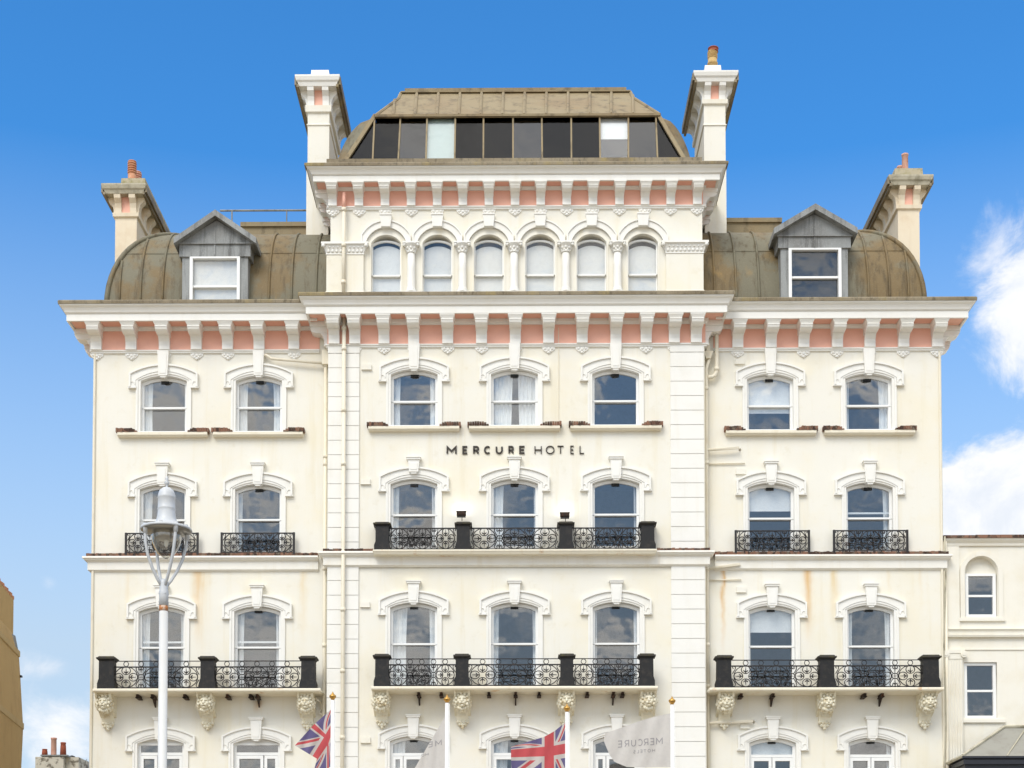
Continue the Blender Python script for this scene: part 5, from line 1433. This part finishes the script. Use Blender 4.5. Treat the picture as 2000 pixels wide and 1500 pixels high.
while x < xn1:
    w = random.uniform(.5, .9); mb.box(x, x + w - .012, yn - .18, yn + .3, zn_top + .003, zn_top + .075 + random.uniform(0, .015)); x += w
mb.build('coping', M['tile'], nb)
za, zb = PZ(1232, yn), PZ(1247, yn)
mb = MB(); mb.sweep(PN, [(0, zb), (.10, zb), (.12, zb + .06), (.07, zb + .08), (.08, za - .06), (.13, za), (0, za + .02)])
z3 = PZ(1270, yn); mb.sweep(PN, [(0, z3 - .02), (.03, z3 - .02), (.03, z3 + .02), (0, z3 + .02)]); mb.build('string_course', M['house'], nb)
xa, xb = PX(1848, 1380, yn), PX(1879, 1380, yn)
mb = MB(); mb.box(xa, xb, yn - .10, yn, .3, PZ(1290, yn))
for k in range(6): mb.tube([(xa + (xb - xa) * (k + .5) / 6, yn - .10, .35), (xa + (xb - xa) * (k + .5) / 6, yn - .10, PZ(1292, yn))], .024, 6)
zc_ = PZ(1281, yn)
mb.box(xa - .06, xb + .06, yn - .14, yn, PZ(1279, yn), PZ(1272, yn)); mb.box(xa - .01, xb + .01, yn - .12, yn, PZ(1290, yn), PZ(1279, yn))
for x in (xa - .03, xb + .03):
    mb.tube([(x, yn - .17, zc_), (x, yn - .02, zc_)], .095, 14); mb.tube([(x, yn - .185, zc_), (x, yn - .171, zc_)], .05, 10)
pil = mb.build('pilaster', M['house'], nb)
mb = MB(); xa2, xb2 = PX(1847, 1150, yn), PX(1873, 1150, yn); mb.box(xa2, xb2, yn - .05, yn, za + .02, zn_top - .2); mb.build('pilaster', M['house'], nb)
# bay roof of the house at the bottom right
yr = -1.3
xe0 = PX(1880, 1478, yr); ze = PZ(1478, yr); zrg = PZ(1421, yn - .1); xr0 = PX(1963, 1421, yn - .1)
mb = MB(); b = mb.add([(xe0, yr, ze), (xe0 + 5.2, yr, ze), (xe0 + 3.9, yn, zrg), (xr0, yn, zrg), (PX(1866, 1478, yn), yn, ze + .02), (xe0 + 6.0, yn, ze + .02)])
mb.face([b, b + 1, b + 2, b + 3]); mb.face([b, b + 3, b + 4]); mb.face([b + 1, b + 5, b + 2]); mb.face([b + 4, b + 3, b + 2, b + 5, b + 1, b])
br = mb.build('bay_roof', M['slate'], nb)
mb = MB(); mb.tube([(xe0, yr, ze + .02), (xr0, yn - .02, zrg + .02)], .045, 6); mb.tube([(xr0, yn - .02, zrg + .02), (xe0 + 3.9, yn - .02, zrg + .02)], .05, 6)
mb.tube([(xe0 + 1.2, yr, ze + .01), (xr0 + .62, yn - .05, zrg + .01)], .02, 5); mb.tube([(xe0 + 2.4, yr, ze + .01), (xr0 + 1.4, yn - .05, zrg + .01)], .02, 5)
mb.tube([(xe0, yr - .02, ze), (PX(1850, 1490, yn - .1), yn - .1, ze - .02)], .05, 6)
mb.build('roof_flashing', M['stack_cap'], br)
mb = MB(); mb.box(xe0 + .08, xe0 + 5.1, yr + .05, yn, ze - 1.2, ze - .03); mb.box(xe0 + .02, xe0 + 5.16, yr - .03, yn, ze - .22, ze - .10); mb.box(xe0 - .02, xe0 + 5.2, yr - .06, yn, ze - .06, ze - .002)
mb.box(xe0 + .08, xe0 + 5.1, yr + .05, yn, .1, ze - 1.25)
mb.build('bay_fascia', M['navy'], nb)

# ================================================================== TAN BUILDING (left edge)
yc = 5.0
d1 = Vector((-.1357, 1)).normalized(); d2 = Vector((-1, -.1357)).normalized()
tb = thing('tan_building', 'tan rendered building with moulded bands seen at the left edge', 'building', (PX(20, 1500, yc) - 3, yc - 4, 0))
def corner(u, v): 
    x, z = P(u, v, yc); return x, z
prof = [(46, 1900), (44, 1500), (46.5, 1428), (46.5, 1415), (44, 1380), (40, 1320), (37, 1282)]
prof2 = [(27, 1242), (25, 1236), (25, 1168)]
def ring_at(u, z, near=9.0, deep=9.0):
    x = PX(u, 1300, yc); c0 = Vector((x, yc)); c1 = c0 - d1 * near; c2 = c1 + d2 * deep; c3 = c0 + d2 * deep
    return [(p.x, p.y, z) for p in (c0, c3, c2, c1)]
mb = MB(); mb.loft([ring_at(46, 0)] + [ring_at(u, PZ(v, yc)) for u, v in prof] + [ring_at(u, PZ(v, yc)) for u, v in prof2]); mb.build('wall', M['tan'], tb)
mb = MB()
for (u, v0, v1, e) in ((38, 1282, 1271, 1.2), (47, 1424, 1412, 1.3)):
    mb.loft([ring_at(u + .3, PZ(v0, yc)), ring_at(u + e, PZ(v0, yc) + .02), ring_at(u + e, PZ(v1, yc)), ring_at(u - 3, PZ(v1, yc) + .05)])
mb.build('string_course', M['tan_band'], tb)
mb = MB(); zt_ = PZ(1168, yc); x = PX(25, 1168, yc)
n = 22
for k in range(n):
    p = Vector((x, yc)) - d1 * (.15 + k * .30)
    mb.box(p.x - .30, p.x + .03, p.y - .13, p.y + .13, zt_ - .02, zt_ + .08 + .03 * (k % 2))
mb.build('coping_tile', M['terra'], tb)
mb = MB(); p = Vector((PX(34, 1390, yc), yc)) - d1 * .3; zz = PZ(1320, yc); xq = PX(40, 1320, yc); mb.box(xq - .05, xq + .06, yc - .1, yc + .02, zz - .03, zz + .03); mb.build('bracket', M['iron'], tb)
zz = PZ(1264, yc); mb = MB(); mb.prism_xz([(PX(27, 1240, yc), PZ(1240, yc)), (PX(36, 1279, yc), PZ(1279, yc)), (PX(37.6, 1279, yc), PZ(1279, yc)), (PX(30, 1240, yc), PZ(1240, yc))], yc - .35, yc + .01); mb.build('flashing', M['lead_grey'], tb)

# ================================================================== HOUSE BEHIND with chimney (bottom left)
yh = 14.0
xa, xm, xb = PX(69, 1480, yh), PX(124, 1480, yh), PX(150, 1480, yh); zt_ = PZ(1477, yh)
hb = thing('rear_house', 'peeling pale chimney gable with three clay pots far left behind the street', 'house', ((xa + xb) / 2, yh, 0))
mb = MB(); mb.box(xa, xb + 1.0, yh + 1.2, yh + 9, 0, zt_ - 2.2); mb.build('wall', M['old_white'], hb)
mb = MB(); mb.box(xa, xm, yh, yh + 1.4, 0, zt_); mb.box(xm + .003, xb, yh + .25, yh + 1.6, 0, zt_ + .02); st = mb.build('chimney_stack', M['old_white'], hb)
mb = MB(); mb.box(xa + .2, xm + .15, yh - .03, yh + 1.45, zt_ + .023, zt_ + .075); mb.build('capping', M['lead_grey'], st)
for (u, vb_, vt, r_, kind, m_, yy) in ((87.5, 1478, 1462, .10, 'taper', M['terra_dark'], .3), (105, 1477, 1440, .105, 'plain', M['terra_pale'], .35), (123.5, 1476, 1449, .105, 'taper', M['terra_dark'], .5)):
    y = yh + yy; pot(PX(u, 1460, y), y, zt_ + .07, r_, PZ(vt, y) - zt_ - .07, kind, m_, st)
mb = MB(); mb.smooth = True; xq = PX(139, 1475, yh + .6); mb.lathe([(.14, 0), (.15, .05), (.10, .10), (.02, .13)], (xq, yh + .7, zt_ + .02), 14); mb.build('cowl', M['iron'], st)
ya_ = yh + 3
ant = thing('aerial', 'thin rooftop aerial between the rear chimney and the hotel side wall', 'aerial', (PX(169, 1490, ya_), ya_, PZ(1520, ya_)))
mb = MB(); x, z = P(169, 1490, ya_)
mb.tube([(x, ya_, z - .7), (x, ya_, z + .15)], .015, 5); mb.build('mast', M['lead_grey'], ant)
mb = MB(); mb.tube([(x - .35, ya_, z), (x + .05, ya_, z)], .012, 5)
for k in range(4): mb.tube([(x - .3 + k * .1, ya_ - .02, z - .1), (x - .3 + k * .1, ya_ - .02, z + .1)], .008, 4)
mb.build('aerial_arm', M['lead_grey'], ant)
